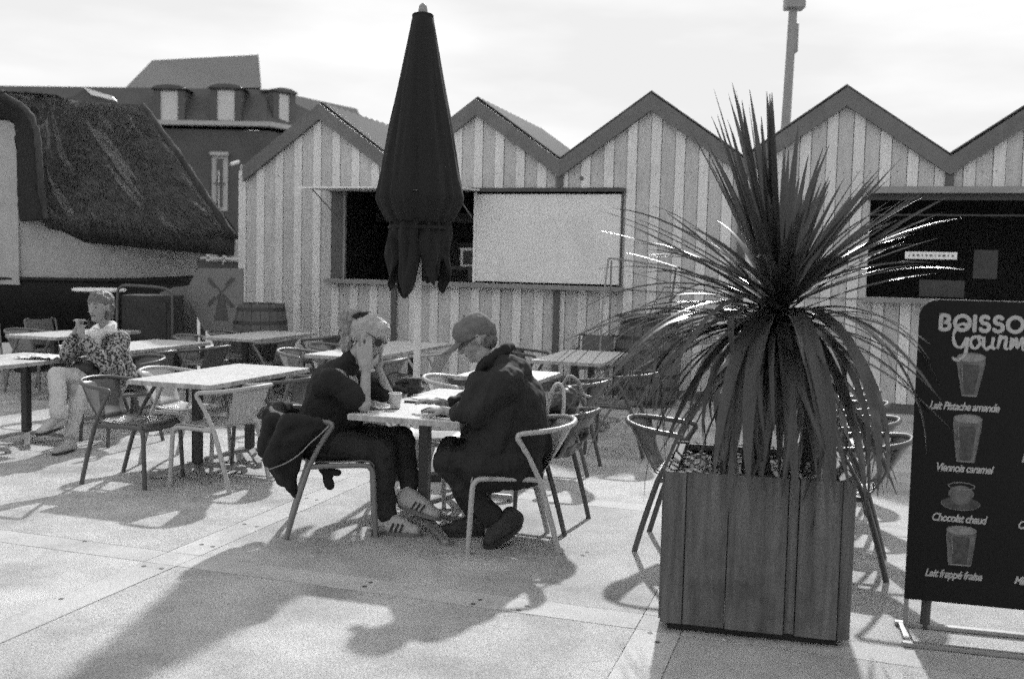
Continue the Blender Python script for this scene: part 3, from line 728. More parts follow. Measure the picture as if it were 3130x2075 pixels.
barrel(1.66, 12.05, 1.06, .33, .40, 'oak barrel with round dark top beside the plant leaves', .40)
# thin tubular frame standing on the right barrel table
fr_ = thing('folding_easel', 'thin pale tubular frame standing in front of the hut wall beside the plant', 'easel', (1.5, 12.35, 0), world=True)
def fp(x, z, y=12.35): return (x, y, z)
MB().tube(catmull([fp(1.07, 1.15, 11.9), fp(1.14, 1.72, 12.1), fp(1.17, 1.76, 12.1), fp(1.24, 1.76, 12.1), fp(1.95, 1.68, 12.1)], 3), .011, 6).build('front_rail', 'galv', fr_)
MB().tube([fp(1.07, 1.15, 11.9), fp(1.03, .0, 11.7)], .011, 6).build('leg', 'galv', fr_)
MB().tube([fp(1.18, 1.74, 12.1), fp(1.20, .0, 12.3)], .011, 6).build('leg', 'galv', fr_)
MB().tube([fp(1.97, 1.68, 12.1), fp(1.70, .0, 11.6)], .013, 6).build('leg', 'post', fr_)

# round high table under the hull
rt = thing('high_round_table', 'small white round bar table in the dark above the woman\'s head', 'table', (-5.32, 12.8, 0))
MB().lathe([(.30, 1.19), (.33, 1.20), (.33, 1.222), (.30, 1.232)], n=36).build('tabletop', 'white', rt, smooth=True, auto=30)
MB().lathe([(.03, .02), (.03, 1.19)], n=12).build('column', 'column', rt, smooth=True, auto=30)
MB().lathe([(.24, 0), (.23, .02), (.05, .04)], n=24).build('base', 'column', rt, smooth=True, auto=30)
# dark cool box with tube handle
cb = thing('drinks_cooler', 'dark drinks cooler with tubular handle beside the seated woman', 'cooler', (-4.55, 12.6, 0))
MB().box((0, 0, .62), (.62, .5, 1.10)).build('body', 'inside', cb, bevel=.02)
MB().box((0, -.255, .66), (.5, .012, .86)).build('door', 'inside', cb, bevel=.005)
MB().tube(catmull([(-.34, -.3, .02), (-.34, -.3, 1.1), (-.30, -.3, 1.26), (-.2, -.3, 1.29), (.2, -.3, 1.27), (.31, -.3, 1.22), (.34, -.3, 1.1), (.34, -.3, .02)], 4), .018, 8).build('handle', 'chair_d', cb, smooth=True)
MB().box((0, 0, .04), (.56, .44, .06)).build('plinth', 'hull_d', cb)
# windmill board
wb = thing('windmill_sign', 'grey board printed with a dark windmill beside the left barrel', 'sign', (-3.75, 12.75, 0), -TH*.3)
MB().prism([(-.29, 0, 1.52), (.30, 0, 1.53), (.30, 0, .72), (-.22, 0, .72), (-.33, 0, .95), (-.45, 0, 1.22), (-.40, 0, 1.33)], (0, .03, 0)).build('panel', 'slate_l', wb)
wm = MB()
for a in (R(47), R(133)):
    d = Vector((math.cos(a), 0, math.sin(a)))
    for s in (-1, 1): wm.box(Vector((.02, -.006, 1.22))+d*s*.13, (.24, .006, .016), d, (0, 1, 0)); wm.box(Vector((.02, -.006, 1.22))+d*s*.17+Vector((-d.z, 0, d.x))*.022, (.13, .006, .030), d, (0, 1, 0))
wm.prism([(-.07, -.003, .86), (.11, -.003, .86), (.055, -.003, 1.18), (-.015, -.003, 1.18)], (0, -.006, 0))
wm.build('windmill_print', 'frame_d', wb)
MB().box((-.25, .05, .5), (.05, .05, 1.0)).build('leg', 'frame_d', wb); MB().box((.27, .05, .5), (.05, .05, 1.0)).build('leg', 'frame_d', wb)
MB().prism([(-.45, .3, .02), (-.95, .3, .02), (-.95, .3, 1.18), (-.75, .3, 1.26), (-.45, .3, 1.30)], (0, .04, 0)).build('side_board', 'slate_l', wb)  # lower part added to hide the bright sunlit ground in the gap
# step ladder at the left edge
ld = thing('step_ladder', 'dark step ladder leaning at the left picture edge below the hull', 'ladder', (-6.5, 12.6, 0))
for s in (0, .42): MB().tube([(-.08+s*-.9, 0, 1.35), (.10+s*-.9, -.1, 0)], .022, 6).build('rail', 'galv' if s == 0 else 'post', ld)
for z in (.25, .5, .75, 1.0, 1.25): MB().tube([(.06-.13*z, -.05, z), (-.31-.13*z, -.05, z)], .014, 6).build('rung', 'post', ld)

# ------------------------------------------------------------------ closed parasol
um = thing('parasol', 'closed dark parasol on a white pole between the two tables', 'parasol', (-.735, 7.7, 0))
def dome(a, z):
    k = min(1, (3.55-z)/.9); b = a+.10*math.sin(z*2.3)
    return 1+k*(.10*(abs(math.sin(4*b+.2))**.7-.6)+.022*math.sin(17*a+3*z)+.018*math.sin(29*a-5*z))+.03*math.sin(3*a)
prof = [(.070, 3.51), (.080, 3.50), (.098, 3.40), (.135, 3.20), (.188, 2.92), (.230, 2.70), (.270, 2.48), (.303, 2.30), (.328, 2.17), (.332, 2.13), (.31, 2.07), (.265, 1.99), (.235, 1.95)]
MB().lathe(prof, n=96, mod=dome).build('canopy', 'canvas', um, smooth=True)
MB().lathe([(.035, 3.50), (.036, 3.54), (.030, 3.58), (.012, 3.60)], n=16).build('finial', 'counter', um, smooth=True)
MB().lathe([(.080, 3.49), (.082, 3.512), (.074, 3.52)], n=24).build('crown_cap', 'canvas', um)
def lobe(a):
    q = ((a+.35)/(2*math.pi)*6) % 1.0; i = int(((a+.35) % (2*math.pi))/(2*math.pi)*6)
    ln = (.30, .22, .34, .28, .33, .24, .31)[i % 7]; return ln*(1-abs(q*2-1)**1.7)
sm_ = MB(); NA = 112; NTT = 16; vs = []
for j in range(NTT+1):
    t = j/NTT
    for k in range(NA):
        a = 2*math.pi*k/NA; z = 1.97+(1.70-lobe(a)-1.97)*t
        r = .222*(1+.15*math.sin(7*a+.35*7)*t+.06*math.sin(15*a+4*t)+.03*math.sin(31*a))*(1-.22*max(0, t-.5))+.012*math.sin(t*9+3*a)
        vs.append((r*math.cos(a), r*math.sin(a), z))
sm_.add(vs, [(j*NA+k, j*NA+(k+1) % NA, (j+1)*NA+(k+1) % NA, (j+1)*NA+k) for j in range(NTT) for k in range(NA)])
so2 = sm_.build('hanging_valance', 'canvas', um, smooth=True); q = so2.modifiers.new('th', 'SOLIDIFY'); q.thickness = .004
MB().lathe([(.236, 1.925), (.240, 1.912), (.236, 1.898)], n=40).build('tie_strap', 'canvas', um, smooth=True)
MB().lathe([(.027, .03), (.027, 3.5)], n=20).build('pole', 'pole', um, smooth=True, auto=40)
MB().box((0, 0, .03), (.6, .6, .055)).build('base_plate', 'column', um, bevel=.01)
MB().lathe([(.045, .05), (.045, .30), (.035, .33)], n=16).build('pole_socket', 'galv', um, smooth=True, auto=40)
MB().lathe([(.018, 2.05), (.018, 2.052)], c=(0, -.33, .12), n=10).build('button', 'counter', um)

# ------------------------------------------------------------------ planter and its plant
PC = Vector((1.06, 4.335, 0))+VV*.40     # centre
pl = thing('planter', 'tall square wooden planter of vertical boards in the right foreground', 'planter', PC, -TH*.72)
PW = .40; PH = .735
bw_ = [(.096, 0), (.186, 0), (.255, 0), (.046, 1), (.178, 0), (.039, 1)]
for side in range(4):
    rot = Matrix.Rotation(side*math.pi/2, 3, 'Z'); x = -PW
    for i, (w, rec) in enumerate(bw_):
        xa, xb = x+.0018, x+w-.0018; x += w
        d = .014 if rec else (.0, .004, .0015, 0, .003, 0)[i]
        m = MB(); m.box(rot @ Vector(((xa+xb)/2, -PW+d-.006, PH/2+.02)), (xb-xa, .022, PH-.04+rnd.uniform(-.006, .004)), rot @ Vector((1, 0, 0)), rot @ Vector((0, 1, 0)))
        m.build('board', 'wood_p', pl, bevel=.003)
for s in (-1, 1):
    MB().box((s*(PW-.03), 0, PH-.02), (.035, PW*2-.10, .03)).build('inner_rail', 'wood_p', pl)
    MB().box((0, s*(PW-.03), PH-.02), (PW*2-.13, .035, .03)).build('inner_rail', 'wood_p', pl)
MB().box((0, 0, .025), (PW*2-.06, PW*2-.06, .05)).build('plinth', 'hull_d', pl)
MB().box((0, 0, PH-.07), (PW*2-.05, PW*2-.05, .04)).build('soil', 'soil', pl)
MB().box((-.085, -PW-.012, PH-.03), (.055, .003, .014)).build('maker_plate', 'counter', pl)
gm = MB()
for _ in range(260):
    x, y = rnd.uniform(-.37, .37), rnd.uniform(-.37, .37); r = rnd.uniform(.006, .016)
    gm.ball((x, y, PH-.045+r*.4), (r, r*.8, r*.6), 6, 4)
tag(gm.build('gravel', 'gravel', pl), kind='stuff')

cc = Vector((1.235, 4.62, 1.50))
ct = thing('cordyline', 'large spiky cordyline with arching and hanging sword leaves in the planter', 'plant', (cc.x, cc.y, .68), world=True)
MB().tube(catmull([(1.17, 4.70, .66), (1.19, 4.68, .95), (1.22, 4.64, 1.25), (1.235, 4.62, 1.50)], 4), [.065]*4+[.058]*4+[.052]*5, 12).build('trunk', 'trunk', ct, smooth=True)
def leaf(az, el, ln, w, droop, m='leaf', z0=0, r0=.03, curl=0, pw=1.6):
    kink = rnd.uniform(.45, .8) if (m == 'leaf_d' and rnd.random() < .22) else 9; el += rnd.uniform(-.12, .12); az += rnd.uniform(-.12, .12)
    n = 12; d = Vector((math.cos(az), math.sin(az), 0)); sdv = Vector((-math.sin(az), math.cos(az), 0))
    p = cc+d*r0+Vector((0, 0, z0)); vs = []; tw = rnd.uniform(-.5, .5)
    for j in range(n+1):
        q = j/n; e = el-droop*q**pw-(1.0 if q > kink else 0); e = max(e, R(-96))
        dd = d*math.cos(e)+Vector((0, 0, math.sin(e)))+sdv*curl*q*.5
        if j: p = p+dd.normalized()*(ln/n)
        nn = sdv.cross(dd).normalized(); ww = w*(.55+.45*min(1, q*5))*(1-q**3.0)**.9*.5+.0012
        tq = tw*q; s2 = (sdv*math.cos(tq)+nn*math.sin(tq)).normalized(); n2 = dd.cross(s2).normalized()
        vs += [p-s2*ww+n2*ww*.35, p, p+s2*ww+n2*ww*.35]
    MB().add(vs, [(j*3+i, j*3+i+1, (j+1)*3+i+1, (j+1)*3+i) for j in range(n) for i in range(2)]).build('leaf', m, ct, smooth=True)
rl = random.Random(21)
def az_img(dx, dy): return math.atan2(dy, dx)
# upright bundle leaning up and to the left
for k in range(34):
    a = R(180+rl.uniform(-50, 60)); leaf(a, R(rl.uniform(66, 80)), rl.uniform(.72, 1.0), rl.uniform(.036, .050), R(rl.uniform(-4, 8)), z0=rl.uniform(-.06, .04), r0=.02)
# fan to the right and towards us
for k in range(44):
    a = R(rl.uniform(-110, 90)); leaf(a, R(rl.uniform(30, 72)), rl.uniform(.58, .84), rl.uniform(.030, .044), R(rl.uniform(0, 14)), z0=rl.uniform(-.06, .04), r0=.025)
# mid fan, all round
for k in range(62):
    a = R(k/62*360+rl.uniform(-8, 8)); leaf(a, R(rl.uniform(18, 54)), rl.uniform(.64, .96)*(.88 if math.cos(a) > .75 else 1), rl.uniform(.026, .042), R(rl.uniform(4, 38)), z0=rl.uniform(-.08, .03), r0=.035)
# arching outward then down
for k in range(66):
    a = R(k/66*360+rl.uniform(-8, 8)); leaf(a, R(rl.uniform(-12, 28)), rl.uniform(.78, 1.10)*(.78 if math.cos(a) > .75 else 1), rl.uniform(.024, .040), R(rl.uniform(40, 105)), 'leaf' if k % 2 else 'leaf_d', z0=rl.uniform(-.20, -.03), r0=.045, curl=rl.uniform(-.6, .6), pw=rl.uniform(.8, 1.6))
for k in range(26):   # long arcs out to the left
    leaf(R(rl.uniform(165, 225)), R(rl.uniform(5, 30)), rl.uniform(.95, 1.2), rl.uniform(.022, .032), R(rl.uniform(55, 85)), 'leaf_d', z0=rl.uniform(-.15, -.03), r0=.045, curl=rl.uniform(-.2, .2), pw=1.0)
# hanging skirt
for k in range(60):
    a = R(k/60*360+rl.uniform(-6, 6)); leaf(a, R(rl.uniform(-45, 5)), rl.uniform(.70, 1.0), rl.uniform(.030, .055), R(rl.uniform(45, 100)), 'leaf_d', z0=rl.uniform(-.30, -.04), r0=.05, curl=rl.uniform(-.7, .7), pw=rl.uniform(.4, .9))
# broad straps hanging in front
for k, (a, ln, w, dr) in enumerate(((-96, .98, .085, 72), (-78, 1.0, .07, 78), (-112, .90, .076, 70), (-62, .92, .070, 74), (-130, .88, .066, 66), (-88, .86, .072, 84), (-48, .86, .064, 70), (-104, 1.0, .066, 80), (-70, .98, .062, 80), (-145, .84, .058, 62), (-35, .84, .055, 60), (-120, 1.0, .06, 76))):
    e0 = rl.uniform(18, 42) if k % 2 == 0 else rl.uniform(0, 15)
    leaf(R(a), R(e0), ln*(1.18 if k % 2 == 0 else 1.06), w*.9, R(88+e0) if k % 2 == 0 else R(dr+e0), 'leaf_d', z0=-.05, r0=.05, curl=rl.uniform(-.2, .2), pw=.62 if k % 2 == 0 else .42)

# ------------------------------------------------------------------ menu board
mb_ = thing('menu_board', 'tall black drinks menu board on a metal stand at the right picture edge', 'menu board', (1.84, 4.50, 0), -R(14))
BWd = .95; z0, z1 = .145, 1.525
pts = [(0, 0, z0), (BWd, 0, z0), (BWd, 0, z1)]
for k in range(9): a = math.pi/2+k/8*math.pi/2; pts.append((.075+.075*math.cos(a), 0, z1-.075+.075*math.sin(a)))
MB().prism(pts, (0, .02, 0)).build('panel', 'board', mb_)
for s in (.0, .0): pass
MB().tube([(.10, .05, 0), (.115, .05, .5), (.13, .03, 1.1)], .022, 8).build('stand_leg', 'frame_d', mb_)
MB().tube([(.85, .05, 0), (.84, .05, .5), (.83, .03, 1.1)], .022, 8).build('stand_leg', 'frame_d', mb_)
MB().box((.47, .05, .012), (1.0, .035, .02)).build('base_bar', 'galv', mb_, bevel=.004)
MB().box((.47, -.22, .012), (1.0, .035, .02)).build('base_bar', 'galv', mb_, bevel=.004)
for x in (.0, .94): MB().box((x, -.085, .012), (.035, .235, .02)).build('base_bar', 'galv', mb_, bevel=.004)
MB().box((.01, .012, .08), (.018, .018, .14)).build('side_post', 'galv', mb_)
def text(s, x, z, size, m, name='lettering', shear=0, bold=0, space=1.0, ext=.0008):
    c = bpy.data.curves.new(name, 'FONT'); c.body = s; c.size = size; c.extrude = ext; c.shear = shear; c.offset = bold; c.space_character = space
    o = bpy.data.objects.new(name, c); COL.objects.link(o)
    dg = bpy.context.evaluated_depsgraph_get(); dg.update(); me = bpy.data.meshes.new_from_object(o.evaluated_get(dg)); bpy.data.objects.remove(o)
    o = bpy.data.objects.new(name, me); COL.objects.link(o); o.parent = mb_; o.location = (x, -.0015, z); o.rotation_euler = (R(90), 0, 0)
    me.materials.clear(); me.materials.append(M[m]); return o
# hand-brushed second line, drawn as strokes
def strokes(lines, ox, oz, sc, r, name, m='print'):
    mbb = MB()
    for ln in lines:
        pts = catmull([(ox+p[0]*sc, -.002, oz+p[1]*sc) for p in ln], 6)
        mbb.tube(pts, [r*(.7+.5*abs(math.sin(i*.35))) for i in range(len(pts))], 6)
    for v in mbb.v: v.y = -.002+(v.y+.002)*.15
    return mbb.build(name, m, mb_)
gl = [[(.62, .78), (.45, 1.0), (.2, .9), (.05, .5), (.15, .1), (.4, .05), (.58, .45), (.55, -.2), (.30, -.5), (.05, -.42)], [(.58, .45), (.66, .3)],
      [(.98, .5), (.78, .42), (.74, .15), (.9, .0), (1.08, .2), (1.0, .48), (1.2, .42)],
      [(1.24, .5), (1.22, .15), (1.36, .0), (1.54, .2), (1.58, .5), (1.56, .1), (1.68, .02)],
      [(1.76, .02), (1.86, .55), (1.92, .48), (2.08, .5), (2.04, .1), (2.16, .02)],
      [(2.24, .0), (2.30, .5), (2.28, .1), (2.45, .5), (2.5, .1), (2.68, .5), (2.7, .08), (2.82, .05)],
      [(3.1, .45), (2.92, .42), (2.9, .1), (3.06, .02), (3.16, .45), (3.18, .05), (3.3, .08)],
      [(3.36, 0), (3.42, .45), (3.4, .1), (3.6, .46), (3.62, .05), (3.75, .08)]]
strokes(gl, .140, 1.312, .108, .0065, 'script_heading')
def label(s_, x, z, w):
    text(s_, x, z, .050, 'print', 'drink_name', shear=.3, bold=.0014, space=.9).scale = (w, 1, 1)
label('Lait Pistache amande', .060, 1.032, .78); label('Viennois caramel', .100, .752, .78)
label('Chocolat chaud', .095, .522, .80); label('Lait frappé fraise', .080, .262, .82)
label('Latte vanille', .455, .815, .8); label('Cappuccino', .455, .515, .8); label('Milkshake', .455, .262, .8)
def drink(cx, z0_, h, wb_, wt, foam):
    n = 12; prof = []
    def wd(q): return (wb_+(wt-wb_)*min(1, q*1.15))/2*(1-.10*max(0, q-.85)/.15)
    for (k, mm, dy, nm) in ((1.0, 'print_d', .0004, 'glass_picture'), (.62, 'print_g', .0010, 'drink_picture')):
        L_ = [(cx-wd(i/n)*k, -dy, z0_+h*(.02+.96*i/n*(1 if k == 1 else .8))) for i in range(n+1)]; R_ = [(2*cx-p[0], p[1], p[2]) for p in reversed(L_)]
        MB().prism(L_+R_, (0, -.0004, 0)).build(nm, mm, mb_)
    MB().prism([(cx+wt/2*math.cos(2*math.pi*k/20), -.0016, z0_+h*.97+.020*math.sin(2*math.pi*k/20)) for k in range(20)], (0, -.0004, 0)).build('froth_picture', 'print_h', mb_)
    r = MB()
    for s in (-1, 1): r.tube([(cx+s*wd(i/n), -.0022, z0_+h*i/n) for i in range(n+1)], .0012, 4)
    r.tube([(cx-wb_/2, -.0022, z0_), (cx+wb_/2, -.0022, z0_)], .0035, 4)
    r.tube([(cx+wt/2*math.cos(2*math.pi*k/20), -.0026, z0_+h*.97+.020*math.sin(2*math.pi*k/20)) for k in range(21)], .0016, 4)
    r.tube([(cx-wt*.25, -.0026, z0_+h*.3), (cx-wt*.33, -.0026, z0_+h*.8)], .003, 4)
    r.build('glass_outline', 'print_h', mb_)
M['print_g'] = mat('mid_print', .05, .6, .6, 30); M['print_h'] = mat('soft_print', .20, .6, .35, 30)
def arc(cx, cz, rx, rz, a0, a1, n=14): return [(cx+rx*math.cos(R(a0+(a1-a0)*i/n)), cz+rz*math.sin(R(a0+(a1-a0)*i/n))) for i in range(n+1)]
def block(word, x, z, h, r):
    m = MB()
    for ch in word:
        if ch == 'B': L_, w = [[(0, 0), (0, .5), (0, 1)], [(0, 1), (.28, 1)]+arc(.28, .76, .24, .24, 90, -90)+[(0, .52)], [(0, .52), (.30, .52)]+arc(.30, .26, .28, .26, 90, -90)+[(0, 0)]], .62
        elif ch == 'O': L_, w = [arc(.48, .5, .48, .5, 0, 360, 28)], .98
        elif ch == 'I': L_, w = [[(0, 0), (0, 1)]], .06
        elif ch == 'S': L_, w = [arc(.29, .76, .25, .24, 35, 270)+arc(.29, .25, .29, .27, 90, -150)], .58
        elif ch == 'N': L_, w = [[(0, 0), (0, 1), (.62, 0), (.62, 1)]], .64
        for ln in L_:
            pts = [(x+p[0]*h, -.002, z+p[1]*h) for p in ln]
            m.tube(pts, r, 8)
            for p in (pts[0], pts[-1]): m.ball(p, r, 8, 6)
        x += w*h+.30*h
    for v in m.v: v.y = -.002+(v.y+.002)*.12
    m.build('heading', 'print', mb_)
block('BOISSONS', .090, 1.392, .064, .0088)
drink(.225, 1.098, .178, .062, .120, 1); drink(.225, .800, .200, .075, .120, 1); drink(.225, .325, .165, .095, .125, 1)
drink(.63, .90, .17, .07, .12, 1); drink(.63, .60, .17, .07, .12, 1); drink(.63, .34, .15, .09, .12, 1)
cx_, cz_ = .215, .625
MB().prism([(cx_+.082*math.cos(2*math.pi*k/24), -.0004, cz_-.018+.030*math.sin(2*math.pi*k/24)) for k in range(24)], (0, -.0005, 0)).build('saucer_picture', 'print_g', mb_)
MB().prism([(cx_+.055*math.cos(a)*(1 if math.sin(a) > -.2 else .8), -.0010, cz_+.02+.045*math.sin(a)) for a in [2*math.pi*k/24 for k in range(24)]], (0, -.0005, 0)).build('cup_picture', 'print_d', mb_)
cq = MB(); cq.tube([(cx_+.055*math.cos(2*math.pi*k/24), -.002, cz_+.062+.016*math.sin(2*math.pi*k/24)) for k in range(25)], .0025, 4)
cq.tube([(cx_+.082*math.cos(2*math.pi*k/24), -.002, cz_-.018+.030*math.sin(2*math.pi*k/24)) for k in range(11, 26)], .0016, 4); cq.build('cup_outline', 'print_h', mb_)

# ------------------------------------------------------------------ people
def blob(name, prims, m, parent, vox=.012, sm=3, amp=0, ns=9, k2=0, fold=None):
    mb = MB()
    for p in prims:
        if p[0] == 'c':
            a, ra, b, rb = Vector(p[1]), p[2], Vector(p[3]), p[4]; d = (b-a)
            if d.length < 1e-5: d = Vector((0, 0, .001))
            n = d.normalized(); x = n.orthogonal().normalized(); y = n.cross(x); vs = []; fs = []; rings = []
            for j in range(1, 4): an = -math.pi/2+j*math.pi/8; rings.append((a+n*ra*math.sin(an), ra*math.cos(an)))
            rings.append((a, ra)); rings.append((a.lerp(b, .5), (ra+rb)/2)); rings.append((b, rb))
            for j in range(1, 4): an = j*math.pi/8; rings.append((b+n*rb*math.sin(an), rb*math.cos(an)))
            N = 12
            for c, r in rings:
                for k in range(N): an = 2*math.pi*k/N; vs.append(c+(x*math.cos(an)+y*math.sin(an))*r)
            for i in range(len(rings)-1):
                for k in range(N): fs.append((i*N+k, i*N+(k+1) % N, (i+1)*N+(k+1) % N, (i+1)*N+k))
            fs += [tuple(range(N-1, -1, -1)), tuple((len(rings)-1)*N+k for k in range(N))]
            mb.add(vs, fs)
        else:
            c, r = Vector(p[1]), p[2]; q = MB().ball((0, 0, 0), r, 16, 10)
            rot = Matrix.Identity(3)
            if len(p) > 3:
                from mathutils import Euler
                rot = Euler([R(e) for e in p[3]], 'XYZ').to_matrix()
            mb.add([c+rot @ v for v in q.v], q.f)
    o = mb.build(name, m, parent, smooth=True, recalc=False)
    md = o.modifiers.new('r', 'REMESH'); md.mode = 'VOXEL'; md.voxel_size = vox; md.use_smooth_shade = True
    if sm: s_ = o.modifiers.new('s', 'SMOOTH'); s_.factor = .6; s_.iterations = sm
    dg = bpy.context.evaluated_depsgraph_get(); dg.update()
    me = bpy.data.meshes.new_from_object(o.evaluated_get(dg), preserve_all_data_layers=False, depsgraph=dg)
    o.modifiers.clear(); old = o.data; o.data = me; bpy.data.meshes.remove(old)
    if not me.materials: me.materials.append(M[m] if isinstance(m, str) else m)
    for p in me.polygons: p.use_smooth = True
    if amp:
        nr = [v.normal.copy() for v in me.vertices]
        for v, n in zip(me.vertices, nr):
            c = v.co*ns
            if fold: c = Vector((c.x*fold[0], c.y*fold[1], c.z*fold[2]))
            a = noise.noise(c)*amp + noise.noise(c*2.7)*amp*.45
            v.co += n*a
    return o
def head_prims(c, fx, up, r=1.0):
    # c skull centre, fx facing direction, up
    c = Vector(c); f = Vector(fx).normalized(); u = Vector(up); u = (u-f*u.dot(f)).normalized(); s = f.cross(u)
    P = [('c', c+u*.02*r-f*.02*r, .094*r, c+u*.02*r+f*.012*r, .088*r), ('c', c-u*.05*r+f*.03*r, .066*r, c-u*.085*r+f*.045*r, .045*r), ('c', c+f*.05*r, .06*r, c-u*.06*r+f*.05*r, .05*r)]
    P += [('c', c+f*.092*r+u*.01*r, .010*r, c+f*.117*r-u*.03*r, .014*r)]            # nose
    P += [('c', c+f*.085*r+u*.03*r+s*.035*r, .014*r, c+f*.085*r+u*.03*r-s*.035*r, .014*r)]   # brow
    P += [('c', c+f*.088*r-u*.062*r+s*.014*r, .010*r, c+f*.088*r-u*.062*r-s*.014*r, .010*r)]  # lips
    P += [('c', c+f*.078*r-u*.098*r+s*.010*r, .020*r, c+f*.078*r-u*.098*r-s*.010*r, .020*r)]  # chin
    for q in (-1, 1):
        P.append(('c', c+s*q*.084*r-f*.005*r+u*.01*r, .012*r, c+s*q*.088*r-f*.003*r-u*.035*r, .010*r))
        P.append(('c', c+f*.066*r-u*.03*r+s*q*.04*r, .022*r, c+f*.06*r-u*.04*r+s*q*.042*r, .02*r))
    return P, c, f, u, s
def eyes(c, f, u, s, parent, r=1.0):
    m = MB()
    for q in (-1, 1): m.ball(c+f*.086*r+u*.008*r+s*q*.032*r, .0125*r, 8, 6)
    m.build('eyes', 'stripe', parent, smooth=True)
    for q in (-1, 1): MB().tube([c+f*.098*r+u*.034*r+s*q*.016*r, c+f*.097*r+u*.039*r+s*q*.034*r, c+f*.082*r+u*.034*r+s*q*.052*r], .0045*r, 6).build('eyebrow', 'hair_m', parent, smooth=True)
    MB().tube([c+f*.093*r-u*.064*r+s*-.022*r, c+f*.099*r-u*.062*r, c+f*.093*r-u*.064*r+s*.022*r], .0045*r, 6).build('lips', 'leather', parent, smooth=True)
def hand(P, wrist, pd, nd, curl, spread, sc=1.0, thumb=1, uncurl=0):
    # pd palm direction, nd palm normal (towards which the fingers close)
    w = Vector(wrist); d = Vector(pd).normalized(); n = Vector(nd); n = (n-d*n.dot(d)).normalized(); s = d.cross(n)
    P.append(('c', w, .024*sc, w+d*.03*sc, .026*sc))
    for k in range(4):
        o = (k-1.5)*.0218*sc; b0 = w+d*.03*sc+s*o*.7; b1 = w+d*.088*sc+s*o; P.append(('c', b0, .0135*sc, b1, .0105*sc))
        ln = (.068, .078, .073, .058)[k]*sc; dd = (d+s*o*spread*10).normalized(); p = b1
        for j, fr in enumerate((.45, .32, .23)):
            cu = curl*(j+.6); v = (dd*math.cos(cu)+n*math.sin(cu)).normalized(); q = p+v*ln*fr
            P.append(('c', p, (.0092-.001*j)*sc, q, (.0084-.001*j)*sc)); p = q
    b = w+d*.02*sc+s*thumb*.022*sc; t1 = b+(d*.6+s*thumb*.65+n*.35).normalized()*.042*sc; t2 = t1+(d*.85+s*thumb*.25+n*.4).normalized()*.032*sc
    P.append(('c', b, .014*sc, t1, .0115*sc)); P.append(('c', t1, .0115*sc, t2, .0088*sc))

# --- woman at the near table (faces right, cheeks in her hands)
wy = 6.05
w1 = thing('person', 'person with fair ponytail and black top resting cheeks in both hands', 'person', (-1.08, wy, 0), world=True)
hp, hc, hf, hu, hs_ = head_prims((-.872, wy, 1.190), (.80, -.10, -.60), (.6, 0, .8), 1.04)
P = list(hp)
P += [('c', (-.985, wy, 1.02), .055, (-.895, wy, 1.13), .054), ('c', (-1.12, wy-.08, .55), .12, (-1.12, wy+.08, .55), .12), ('c', (-1.13, wy, .58), .12, (-1.06, wy, .88), .13),
      ('c', (-1.05, wy-.12, .93), .065, (-1.05, wy+.12, .93), .065)]
P += [('c', (-1.07, wy-.18, .935), .05, (-.885, wy-.19, .795), .040), ('c', (-.868, wy-.19, .785), .040, (-.868, wy-.130, .975), .029)]
P += [('c', (-1.07, wy+.18, .935), .05, (-.760, wy+.14, .795), .038), ('c', (-.752, wy+.14, .785), .036, (-.820, wy+.10, .965), .024)]
hand(P, (-.868, wy-.128, .985), (-.10, .16, 1), (.15, 1, -.1), .12, .06, 1.22, thumb=-1)
hand(P, (-.820, wy+.10, .97), (-.22, .0, 1), (-.4, -1, 0), .2, .03, 1.0, thumb=-1)
P += [('c', (-1.10, wy-.09, .53), .085, (-.75, wy-.11, .51), .062), ('c', (-.75, wy-.11, .50), .06, (-.735, wy-.10, .10), .042)]
P += [('c', (-1.10, wy+.09, .53), .085, (-.66, wy+.04, .55), .062), ('c', (-.66, wy+.04, .54), .06, (-.60, wy-.02, .23), .042)]
P += [('c', (-.735, wy-.10, .08), .04, (-.65, wy-.11, .04), .032), ('c', (-.60, wy-.02, .21), .04, (-.50, wy-.03, .16), .032)]
body = blob('body', P, 'skin', w1, .0065, 2)
eyes(hc, hf, hu, hs_, w1)
blob('hair', [('c', hc+hu*.035-hf*.030, .098, hc+hu*.045+hf*.022, .090), ('c', hc-hf*.07+hu*.01, .075, hc-hf*.06-hu*.03, .06)], 'hair_l', w1, .008, 2, .007, 45)
blob('ponytail', [('c', hc-hf*.125+hu*.045, .048, hc-hf*.165+hu*.000, .058), ('c', hc-hf*.165+hu*.0, .056, Vector((-1.005, wy, 1.105)), .034)], 'hair_p', w1, .008, 1, .012, 50)
MB().tube([hc-hf*.105+hu*.065+hs_*.045*math.cos(a)+(hu*.7+hf*.7)*.045*math.sin(a) for a in [2*math.pi*k/16 for k in range(17)]], .024, 8).build('scrunchie', 'black_cloth', w1, smooth=True)
